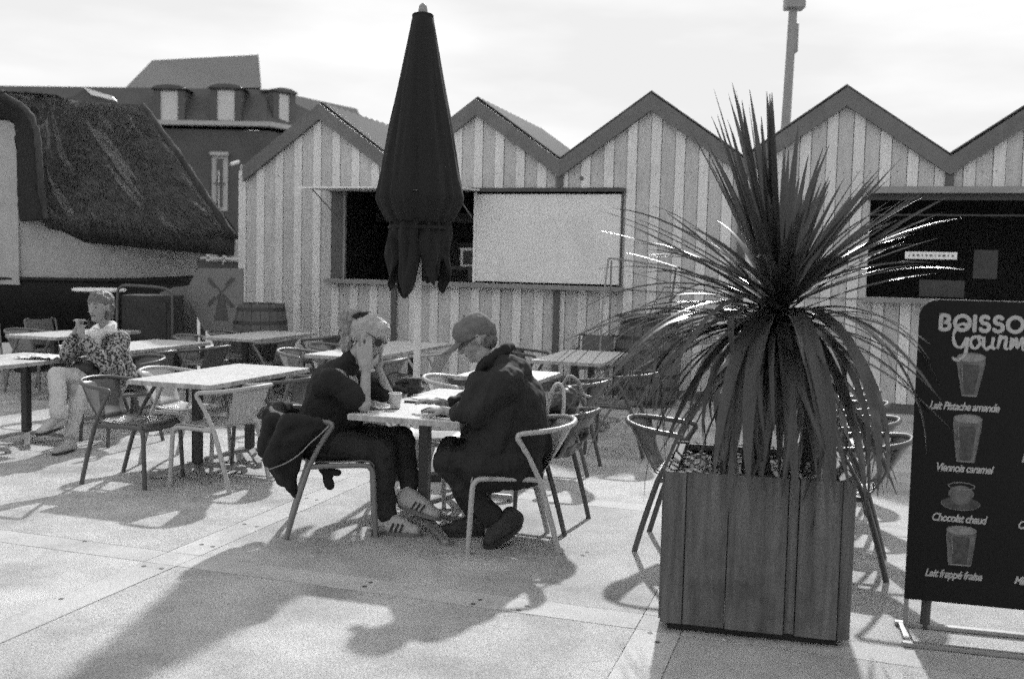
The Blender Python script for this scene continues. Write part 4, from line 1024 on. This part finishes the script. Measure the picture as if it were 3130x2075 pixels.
def shades(c, f, u, s, parent, z=.012):
    m = MB()
    for q in (-1, 1):
        pc = c+f*.104+u*z+s*q*.034
        el = [pc+s*.031*math.cos(a)+u*.026*math.sin(a)-f*.006*abs(math.cos(a)) for a in [2*math.pi*k/14 for k in range(14)]]
        m.prism(el, f*.005)
        pc = c+f*.086+u*(z-.002)+s*q*.070; w_ = (f*.80-s*q*.60)
        m.prism([pc+w_*.024*math.cos(a)+u*.022*math.sin(a) for a in [2*math.pi*k/14 for k in range(14)]], s*q*.005+f*.002)
    o = m.build('sunglasses', 'lens', parent)
    t_ = MB()
    for q in (-1, 1): t_.tube([c+f*.104+u*(z+.010)+s*q*.058, c+f*.06+u*(z+.012)+s*q*.090, c-f*.01+u*(z+.006)+s*q*.094], .0028, 6)
    t_.tube([c+f*.106+u*(z+.014)+s*-.064, c+f*.109+u*(z+.015), c+f*.106+u*(z+.014)+s*.064], .004, 6)
    t_.build('frame', 'lens', sub(o))
shades(hc, hf, hu, hs_, w1)
blob('top', [('c', (-1.14, wy-.06, .56), .155, (-1.14, wy+.06, .56), .155), ('c', (-1.15, wy, .60), .165, (-1.085, wy, .88), .150), ('c', (-1.11, wy-.12, .90), .095, (-1.11, wy+.12, .90), .095),
             ('c', (-1.03, wy, .97), .095, (-.985, wy, 1.035), .068), ('c', (-1.02, wy-.03, .80), .12, (-.98, wy, .70), .10),
             ('c', (-1.07, wy-.17, .93), .080, (-.905, wy-.19, .825), .066), ('c', (-1.07, wy+.17, .93), .080, (-.80, wy+.14, .82), .062), ('c', (-.99, wy-.15, .86), .07, (-.93, wy-.16, .80), .07)], 'black_cloth', w1, .012, 3, .012, 11)
blob('trousers', [('c', (-1.13, wy-.08, .53), .125, (-1.13, wy+.08, .53), .125), ('c', (-1.08, wy-.09, .53), .10, (-.76, wy-.11, .515), .080), ('c', (-.765, wy-.11, .505), .078, (-.745, wy-.10, .14), .066),
                  ('c', (-.74, wy-.10, .16), .064, (-.735, wy-.10, .11), .068),
                  ('c', (-1.08, wy+.09, .53), .10, (-.67, wy+.04, .555), .080), ('c', (-.66, wy+.04, .54), .078, (-.615, wy-.01, .28), .062)], 'denim', w1, .012, 3, .014, 12)
def shoe(parent, heel, toe, m='shoe', stripes=True, sc=1.0, side=1):
    h, t_ = Vector(heel), Vector(toe); d = (t_-h).normalized(); up = Vector((0, 0, 1)); up = (up-d*up.dot(d)).normalized(); s = d.cross(up)
    o = blob('shoe', [('c', h+up*.045*sc+d*.02*sc, .040*sc, h+up*.078*sc+d*.035*sc, .036*sc), ('c', h+up*.04*sc+d*.03*sc, .040*sc, h+d*.13*sc+up*.036*sc, .040*sc), ('c', h+d*.13*sc+up*.034*sc, .040*sc, t_+up*.026*sc-d*.035*sc, .030*sc),
                      ('c', h+up*.075*sc+d*.06*sc, .032*sc, h+d*.15*sc+up*.045*sc, .030*sc)], m, parent, .006, 2)
    sl_ = MB(); L_ = (t_-h).length; pts = []
    for k in range(24):
        a = 2*math.pi*k/24; x = L_*.5+math.cos(a)*(L_*.5+.004); w = .040*sc*(1+.12*math.cos(a))*math.sin(a); pts.append(h+d*x+s*w)
    sl_.prism(pts, up*.020*sc); sl_.build('sole', 'sole' if stripes else 'shoe_d', sub(o))
    if stripes:
        ms = MB()
        for k in range(3):
            b = h+d*(.095+.024*k)*sc+s*side*.0415*sc; ms.box(b+up*.043*sc, (.009*sc, .006, .044*sc), (d*.9-up*.38).normalized(), s, (up*.92+d*.38).normalized())
        ms.build('stripes', 'stripe', o)
    return o
shoe(w1, (-.795, wy-.10, .0), (-.515, wy-.17, .0), sc=1.25); shoe(w1, (-.675, wy-.03, .150), (-.405, wy-.12, .085), sc=1.25)

# --- man with cap (faces left)
my = 5.80
m1 = thing('person', 'person in peaked cap, glasses and big dark coat bending over the table', 'person', (.02, my, 0), world=True)
hp, hc, hf, hu, hs_ = head_prims((-.215, my+.01, 1.205), (-.86, -.12, -.50), (-.5, 0, .86), 1.0)
P = list(hp)
P += [('c', (-.12, my, 1.04), .058, (-.18, my, 1.13), .056), ('c', (.06, my-.08, .55), .13, (.06, my+.08, .55), .13), ('c', (.07, my, .6), .13, (.0, my, .9), .13), ('c', (-.04, my-.14, .95), .07, (-.04, my+.14, .95), .07)]
P += [('c', (-.04, my-.19, .94), .055, (-.15, my-.235, .785), .042), ('c', (-.15, my-.235, .775), .040, (-.355, my-.10, .785), .027)]
P += [('c', (-.06, my+.19, .95), .055, (-.20, my+.24, .80), .042), ('c', (-.20, my+.24, .795), .040, (-.40, my+.12, .80), .027)]
hand(P, (-.362, my-.095, .788), (-1, .45, .02), (0, 0, -1), .28, .05, 1.05, thumb=1)
hand(P, (-.405, my+.118, .812), (-1, -.15, .12), (0, 0, -1), .34, .06, 1.05, thumb=-1)
P += [('c', (.06, my-.10, .53), .095, (-.36, my-.11, .51), .065), ('c', (-.36, my-.11, .50), .062, (-.09, my-.06, .14), .045)]
P += [('c', (.06, my+.10, .53), .095, (-.36, my+.13, .51), .065), ('c', (-.36, my+.13, .50), .062, (-.20, my+.14, .12), .045)]
P += [('c', (-.09, my-.06, .12), .042, (-.10, my-.09, .05), .034), ('c', (-.2, my+.14, .10), .042, (-.27, my+.14, .05), .034)]
blob('body', P, 'skin', m1, .0065, 2)
eyes(hc, hf, hu, hs_, m1)
blob('hair', [('c', hc-hf*.045+hu*.0, .088, hc-hf*.05-hu*.035, .07)], 'hair_m', m1, .008, 2, .005, 45)
cp_ = blob('cap', [('c', hc+hu*.045-hf*.035, .100, hc+hu*.045+hf*.022, .096), ('c', hc+hu*.02-hf*.06, .085, hc+hu*.03-hf*.03, .09)], 'cap', m1, .008, 3, .004, 25)
br = MB(); vs = []
for j in range(6):
    q = j/5
    for i in range(9):
        s_ = i/8*2-1; wd = .078*(1-.15*q); ext_ = .085+.135*q*(math.sqrt(max(0, 1-s_*s_*.85)))
        vs.append(hc+hu*(.038-.022*q-.018*s_*s_)+hf*ext_+hs_*s_*wd)
br.add(vs, [(j*9+i, j*9+i+1, (j+1)*9+i+1, (j+1)*9+i) for j in range(5) for i in range(8)])
bo = br.build('peak', 'cap', sub(cp_), smooth=True); q = bo.modifiers.new('th', 'SOLIDIFY'); q.thickness = .006
MB().ball(hc+hu*.146-hf*.006, .008, 8, 6).build('button', 'cap', cp_, smooth=True)
gl_ = MB()
for q in (-1, 1):
    pc = hc+hf*.106+hu*.004+hs_*q*.033
    gl_.tube([pc+hs_*.024*math.cos(a)+hu*.017*math.sin(a) for a in [2*math.pi*k/14 for k in range(15)]], .0022, 6)
    gl_.tube([hc+hf*.106+hu*.010+hs_*q*.056, hc+hf*.06+hu*.012+hs_*q*.091, hc-hf*.015+hu*.008+hs_*q*.094], .0026, 6)
gl_.build('glasses', 'lens', m1)
blob('coat', [('c', (.06, my-.11, .60), .165, (.06, my+.11, .60), .165), ('c', (.08, my-.07, .62), .165, (.035, my-.06, .86), .170), ('c', (.08, my+.07, .62), .165, (.035, my+.06, .86), .170),
              ('c', (-.03, my-.12, .935), .140, (-.03, my+.12, .935), .140), ('c', (.01, my-.06, .99), .115, (.01, my+.06, .99), .115), ('c', (-.05, my-.05, 1.02), .105, (-.09, my, 1.04), .100), ('c', (-.06, my+.05, 1.02), .105, (-.10, my, 1.03), .095),
              ('c', (-.12, my-.03, .93), .135, (-.14, my, .70), .13), ('c', (-.08, my-.02, .85), .14, (-.08, my, .66), .14),
              ('c', (-.05, my-.19, .955), .112, (-.17, my-.235, .80), .090), ('c', (-.17, my-.235, .795), .088, (-.30, my-.135, .79), .058), ('c', (-.14, my-.15, .93), .10, (-.22, my-.18, .82), .08),
              ('c', (-.07, my+.19, .96), .105, (-.22, my+.24, .81), .080), ('c', (-.22, my+.24, .805), .078, (-.345, my+.145, .81), .052),
              ('c', (-.07, my-.18, .80), .10, (-.08, my-.17, .62), .12), ('c', (-.17, my-.14, .66), .07, (-.20, my-.15, .52), .09),
              ('c', (.05, my-.15, .53), .150, (-.20, my-.14, .50), .118), ('c', (.05, my+.15, .53), .150, (-.20, my+.15, .50), .118),
              ('c', (.10, my-.14, .47), .115, (-.14, my-.16, .42), .085), ('c', (.10, my+.12, .48), .115, (-.10, my+.14, .44), .095),
              ('c', (.0, my-.12, .5), .14, (.0, my+.12, .5), .14), ('c', (-.22, my-.15, .50), .10, (-.36, my-.12, .51), .088), ('c', (-.22, my+.15, .50), .09, (-.34, my+.13, .51), .086)], 'coat', m1, .011, 2, .024, 8, fold=(1.2, 1.2, .7))
blob('collar', [('c', (-.115, my-.085, 1.10), .032, (-.04, my-.06, 1.145), .034), ('c', (-.04, my-.06, 1.145), .036, (-.03, my+.06, 1.145), .036), ('c', (-.03, my+.06, 1.145), .034, (-.115, my+.085, 1.10), .032),
                ('c', (-.175, my-.075, 1.045), .032, (-.115, my-.085, 1.10), .032), ('c', (-.20, my-.05, .97), .036, (-.175, my-.075, 1.045), .032), ('c', (-.09, my-.04, 1.05), .070, (-.09, my+.04, 1.05), .070), ('c', (-.03, my-.05, 1.165), .02, (.0, my+.05, 1.16), .024)], 'black_cloth', m1, .009, 2, .010, 20)
blob('trousers', [('c', (.06, my-.10, .52), .115, (-.36, my-.11, .50), .082), ('c', (-.365, my-.11, .495), .080, (-.12, my-.065, .20), .066), ('c', (-.12, my-.065, .20), .066, (-.085, my-.06, .155), .070),
                  ('c', (.06, my+.10, .52), .115, (-.36, my+.13, .50), .082), ('c', (-.365, my+.13, .495), .080, (-.21, my+.14, .16), .068)], 'denim', m1, .012, 3, .014, 12)
shoe(m1, (.085, my-.01, .105), (-.125, my-.15, -.005), 'shoe_d', False, 1.35); shoe(m1, (-.13, my+.14, .0), (-.42, my+.10, .0), 'shoe_d', False, 1.25)
MB().tube([(-.10, my-.262, .44), (-.10, my-.285, .44)], [.011, .009], 12).build('coat_button', 'counter', m1, smooth=True)

# --- woman in patterned coat at the left
w2 = thing('person', 'person in patterned coat and pale trousers sitting cross-legged with clasped hands', 'person', (-3.56, 8.72, 0), world=True)
hp, hc, hf, hu, hs_ = head_prims((-3.59, 8.65, 1.195), (-.30, -.95, -.10), (-.03, -.08, 1), 1.0)
P = list(hp)
P += [('c', (-3.555, 8.72, 1.0), .052, (-3.59, 8.68, 1.10), .05), ('c', (-3.50, 8.84, .55), .13, (-3.58, 8.76, .55), .13), ('c', (-3.53, 8.78, .58), .125, (-3.545, 8.74, .88), .13), ('c', (-3.64, 8.82, .93), .06, (-3.46, 8.66, .93), .06)]
P += [('c', (-3.68, 8.84, .92), .05, (-3.80, 8.48, .79), .04), ('c', (-3.80, 8.48, .785), .038, (-3.69, 8.40, 1.00), .026)]
P += [('c', (-3.42, 8.66, .92), .05, (-3.46, 8.46, .70), .042), ('c', (-3.46, 8.46, .70), .038, (-3.64, 8.36, .99), .026)]
hand(P, (-3.685, 8.40, 1.0), (.45, -.05, 1), (.9, -.3, -.4), .75, .0, .95, 1)
hand(P, (-3.625, 8.37, .99), (-.25, .05, 1), (-.9, .3, -.3), .75, .0, .95, -1)
P += [('c', (-3.58, 8.74, .53), .09, (-3.80, 8.28, .63), .06), ('c', (-3.80, 8.275, .62), .055, (-3.715, 8.12, .32), .040)]
P += [('c', (-3.46, 8.68, .53), .09, (-3.68, 8.34, .51), .065), ('c', (-3.66, 8.36, .48), .055, (-3.68, 8.25, .11), .040)]
P += [('c', (-3.715, 8.12, .30), .036, (-3.75, 8.02, .23), .03), ('c', (-3.68, 8.25, .09), .038, (-3.70, 8.18, .04), .03)]
blob('body', P, 'skin', w2, .0075, 2)
eyes(hc, hf, hu, hs_, w2)
blob('hair', [('c', hc+hu*.045-hf*.04, .100, hc+hu*.055+hf*.005, .092), ('c', hc-hf*.04-hu*.01+hs_*.062, .050, hc-hf*.03-hu*.085+hs_*.066, .034), ('c', hc-hf*.04-hu*.01-hs_*.062, .050, hc-hf*.03-hu*.085-hs_*.066, .034), ('c', hc-hf*.06, .08, hc-hf*.05-hu*.07, .06)], 'hair_m', w2, .009, 2, .010, 40)
blob('coat', [('c', (-3.50, 8.86, .58), .155, (-3.56, 8.78, .58), .155), ('c', (-3.52, 8.80, .62), .155, (-3.545, 8.76, .86), .155), ('c', (-3.65, 8.83, .905), .09, (-3.45, 8.68, .905), .09),
              ('c', (-3.67, 8.83, .91), .082, (-3.80, 8.49, .80), .066), ('c', (-3.80, 8.485, .80), .066, (-3.715, 8.42, .945), .048),
              ('c', (-3.41, 8.66, .91), .085, (-3.455, 8.46, .715), .078), ('c', (-3.46, 8.455, .715), .074, (-3.60, 8.38, .92), .050), ('c', (-3.45, 8.60, .70), .08, (-3.45, 8.66, .55), .09)], 'leopard', w2, .012, 3, .010, 14)
blob('scarf', [('c', (-3.645, 8.78, 1.00), .045, (-3.665, 8.66, .965), .04), ('c', (-3.665, 8.66, .965), .04, (-3.60, 8.58, .93), .045), ('c', (-3.60, 8.58, .93), .045, (-3.50, 8.64, 1.0), .045), ('c', (-3.50, 8.64, 1.00), .045, (-3.53, 8.76, 1.03), .045),
               ('c', (-3.60, 8.58, .92), .05, (-3.59, 8.55, .72), .05), ('c', (-3.59, 8.55, .72), .05, (-3.57, 8.56, .58), .045), ('c', (-3.47, 8.58, .99), .035, (-3.45, 8.60, 1.04), .02)], 'shawl', w2, .010, 2, .008, 22)
blob('bag_front', [('c', (-3.70, 8.50, .66), .075, (-3.62, 8.52, .66), .085)], 'leather', w2, .012, 2, .006, 14)
blob('trousers', [('c', (-3.56, 8.72, .55), .095, (-3.80, 8.28, .635), .072), ('c', (-3.80, 8.275, .63), .074, (-3.72, 8.13, .36), .066), ('c', (-3.72, 8.14, .38), .066, (-3.715, 8.125, .34), .072), ('c', (-3.46, 8.68, .52), .095, (-3.64, 8.36, .49), .074), ('c', (-3.64, 8.36, .48), .070, (-3.68, 8.26, .16), .056)], 'lightcloth', w2, .012, 3, .010, 10)
shoe(w2, (-3.70, 8.17, .215), (-3.81, 7.94, .175), 'shoe', False, 1.1); shoe(w2, (-3.67, 8.29, .0), (-3.72, 8.03, .0), 'shoe', False, 1.1)

# ------------------------------------------------------------------ clothes, bags and things on the tables
JY = 5.70
jk = thing('jacket', 'black jacket with pale piping slung over the back of the woman\'s chair', 'jacket', (-1.38, 6.0, 0), world=True)
blob('shell', [('c', (-1.36, 5.80, .70), .045, (-1.44, 6.05, .73), .05), ('c', (-1.44, 6.05, .73), .05, (-1.36, 6.28, .70), .04), ('c', (-1.30, 5.76, .66), .04, (-1.42, 5.86, .52), .06), ('c', (-1.42, 5.88, .62), .06, (-1.40, 5.90, .44), .06),
               ('c', (-1.45, 6.0, .66), .055, (-1.42, 6.02, .42), .06), ('c', (-1.38, 6.22, .66), .05, (-1.33, 6.2, .46), .05), ('c', (-1.22, 5.77, .66), .035, (-1.32, 5.78, .60), .05), ('c', (-1.34, 5.80, .58), .05, (-1.31, 5.84, .36), .045),
               ('c', (-1.31, 5.84, .38), .045, (-1.275, 5.86, .24), .018), ('c', (-1.22, 5.80, .62), .04, (-1.28, 5.80, .5), .05), ('c', (-1.26, 5.82, .52), .05, (-1.30, 5.84, .38), .045), ('c', (-1.42, 5.9, .46), .055, (-1.35, 5.86, .34), .045), ('c', (-1.12, 5.72, .70), .035, (-1.30, 5.72, .71), .045), ('c', (-1.10, 5.72, .68), .03, (-1.28, 5.70, .60), .045), ('c', (-1.16, 5.72, .62), .035, (-1.36, 5.74, .50), .05), ('c', (-1.30, 5.70, .68), .05, (-1.38, 5.74, .48), .055), ('c', (-1.36, 5.80, .56), .06, (-1.34, 5.82, .38), .05), ('c', (-1.45, 5.94, .70), .05, (-1.44, 5.94, .46), .06), ('c', (-1.40, 5.80, .70), .05, (-1.44, 5.86, .50), .06), ('c', (-1.12, 5.86, .44), .035, (-1.06, 5.84, .31), .025), ('c', (-1.11, 5.86, .40), .025, (-1.02, 5.86, .38), .02)], 'black_cloth', jk, .012, 3, .016, 10)
MB().tube(catmull([(-1.04, 5.675, .69), (-1.10, 5.675, .63), (-1.15, 5.68, .585), (-1.21, 5.68, .52), (-1.29, 5.69, .465), (-1.37, 5.71, .43), (-1.42, 5.74, .41)], 5), .004, 6).build('piping', 'counter', jk, smooth=True)

bp = thing('backpack', 'dark backpack with light loops standing on the chair behind the man', 'bag', (.32, 6.27, .45), world=True)
blob('body', [('c', (.30, 6.18, .54), .10, (.36, 6.30, .54), .11), ('c', (.31, 6.18, .62), .115, (.36, 6.30, .66), .105), ('c', (.31, 6.20, .74), .095, (.37, 6.28, .82), .07), ('c', (.39, 6.18, .70), .06, (.43, 6.20, .60), .07)], 'leather', bp, .012, 2, .018, 13)
MB().tube(catmull([(.23, 6.14, .72), (.245, 6.11, .84), (.28, 6.11, .91), (.32, 6.12, .89), (.33, 6.10, .80), (.32, 6.08, .68)], 5), .013, 8).build('strap', 'cup', bp, smooth=True)
MB().tube(catmull([(.31, 6.14, .88), (.36, 6.13, .96), (.42, 6.15, .92), (.45, 6.14, .85), (.50, 6.13, .83)], 5), .012, 8).build('strap', 'counter', bp, smooth=True)
MB().tube(catmull([(.42, 6.09, .78), (.40, 6.08, .66), (.43, 6.09, .55)], 5), .009, 8).build('strap', 'counter', bp, smooth=True)
hbg = thing('handbag', 'small dark handbag with stiff top lying on the far half of the couple\'s table', 'handbag', (-.68, 6.75, .745), world=True)
blob('body', [('c', (-.79, 6.72, .78), .033, (-.62, 6.72, .785), .035), ('c', (-.77, 6.72, .83), .022, (-.62, 6.72, .845), .022)], 'leather', hbg, .008, 1, .012, 22)
MB().tube(catmull([(-.80, 6.72, .80), (-.84, 6.72, .87), (-.78, 6.72, .895), (-.72, 6.72, .86)], 5), .006, 6).build('handle', 'leather', hbg, smooth=True)
MB().box((-.665, 6.685, .865), (.13, .012, .008)).build('clasp_bar', 'galv', hbg)
bk_ = thing('dark_rucksack', 'black rucksack at the left picture edge beside the paper-strewn table', 'bag', (-4.62, 8.42, .745), world=True)
blob('body', [('c', (-4.72, 8.50, .86), .12, (-4.52, 8.55, .84), .11), ('c', (-4.70, 8.52, .98), .09, (-4.56, 8.55, .95), .08)], 'leather', bk_, .014, 2, .02, 12)
MB().tube(catmull([(-4.72, 8.42, .98), (-4.62, 8.40, 1.07), (-4.5, 8.44, 1.0)], 5), .008, 6).build('strap', 'leather', bk_, smooth=True)

def cup(x, y, z, label, h=.095, r0=.028, r1=.041):
    t = thing('paper_cup', label, 'cup', (x, y, z), 0, 'paper cups on the tables')
    MB().lathe([(r0, 0), (r1, h), (r1-.002, h), (r0-.002, .004)], n=28, cap=False).build('cup_wall', 'cup', t, smooth=True, auto=40)
    MB().lathe([(r0-.001, .001), (r0-.001, .004)], n=28).build('cup_bottom', 'cup', t)
    MB().tube([(r1*math.cos(2*math.pi*k/28), r1*math.sin(2*math.pi*k/28), h) for k in range(29)], .0025, 6).build('rolled_rim', 'paper', t, smooth=True)
    return t
cup(-.705, 6.05, .7455, 'pale paper cup on the couple\'s table before the woman\'s far elbow')
cup(-4.02, 9.02, .7455, 'pale cup on the paper-strewn table behind the elbow in patterned sleeve', .10, .035, .055) if False else None
cup(-3.99, 8.86, .7455, 'pale cup standing at the far end of the paper-strewn table by the patterned sleeve', .09, .03, .048)
ph = thing('phone', 'dark flat phone lying beside the cup', 'phone', (-.60, 6.34, .7465), R(-12))
MB().box((0, 0, .006), (.15, .075, .011)).build('body', 'stripe', ph, bevel=.003); MB().box((0, 0, .0125), (.14, .066, .001)).build('screen', 'counter', ph)
ph = thing('tablet', 'dark tablet held down by the man\'s hand', 'tablet', (-.425, 5.97, .7465), R(-14))
MB().box((0, 0, .006), (.20, .13, .011)).build('body', 'stripe', ph, bevel=.003); MB().box((0, 0, .0125), (.18, .115, .001)).build('screen', 'glass', ph)
ph = thing('spectacle_case', 'dark spectacle case at the man\'s side of the table edge', 'case', (-.375, 5.79, .7465), R(-20))
MB().box((0, 0, .016), (.12, .055, .032)).build('shell', 'leather', ph, bevel=.012)
ph = thing('open_book', 'open pale notebook lying across the far part of the couple\'s table', 'notebook', (-.47, 6.50, .7465), R(-30))
for s in (-1, 1): MB().box((s*.077, 0, .005), (.15, .21, .008), (1, 0, s*.04)).build('page_block', 'paper', ph)
ph = thing('magazine', 'folded paper under the woman\'s near elbow', 'paper', (-.80, 6.05, .7462), R(20))
MB().box((0, 0, .002), (.21, .15, .003)).build('sheet', 'inside2', ph); MB().box((.04, .01, .0052), (.15, .12, .003), (.98, .17, 0), (-.17, .98, 0)).build('sheet', 'paper', ph)
cpx = thing('crumpled_paper', 'crumpled white paper on the table at the left picture edge', 'paper', (-4.10, 8.50, .745), world=True)
vs = []; nx = 16
for i in range(nx+1):
    for j in range(9):
        x, y = -4.24+.34*i/nx+.06*j/8, 8.40+.28*j/8; vs.append((x, y, .752+.035*abs(noise.noise(Vector((x*14, y*14, 2))))+.02*abs(noise.noise(Vector((x*31, y*31, 5))))))
MB().add(vs, [(i*9+j, i*9+j+1, (i+1)*9+j+1, (i+1)*9+j) for i in range(nx) for j in range(8)]).build('sheet', 'paper', cpx)

for o in bpy.data.objects:
    if '_world' in o: del o['_world']
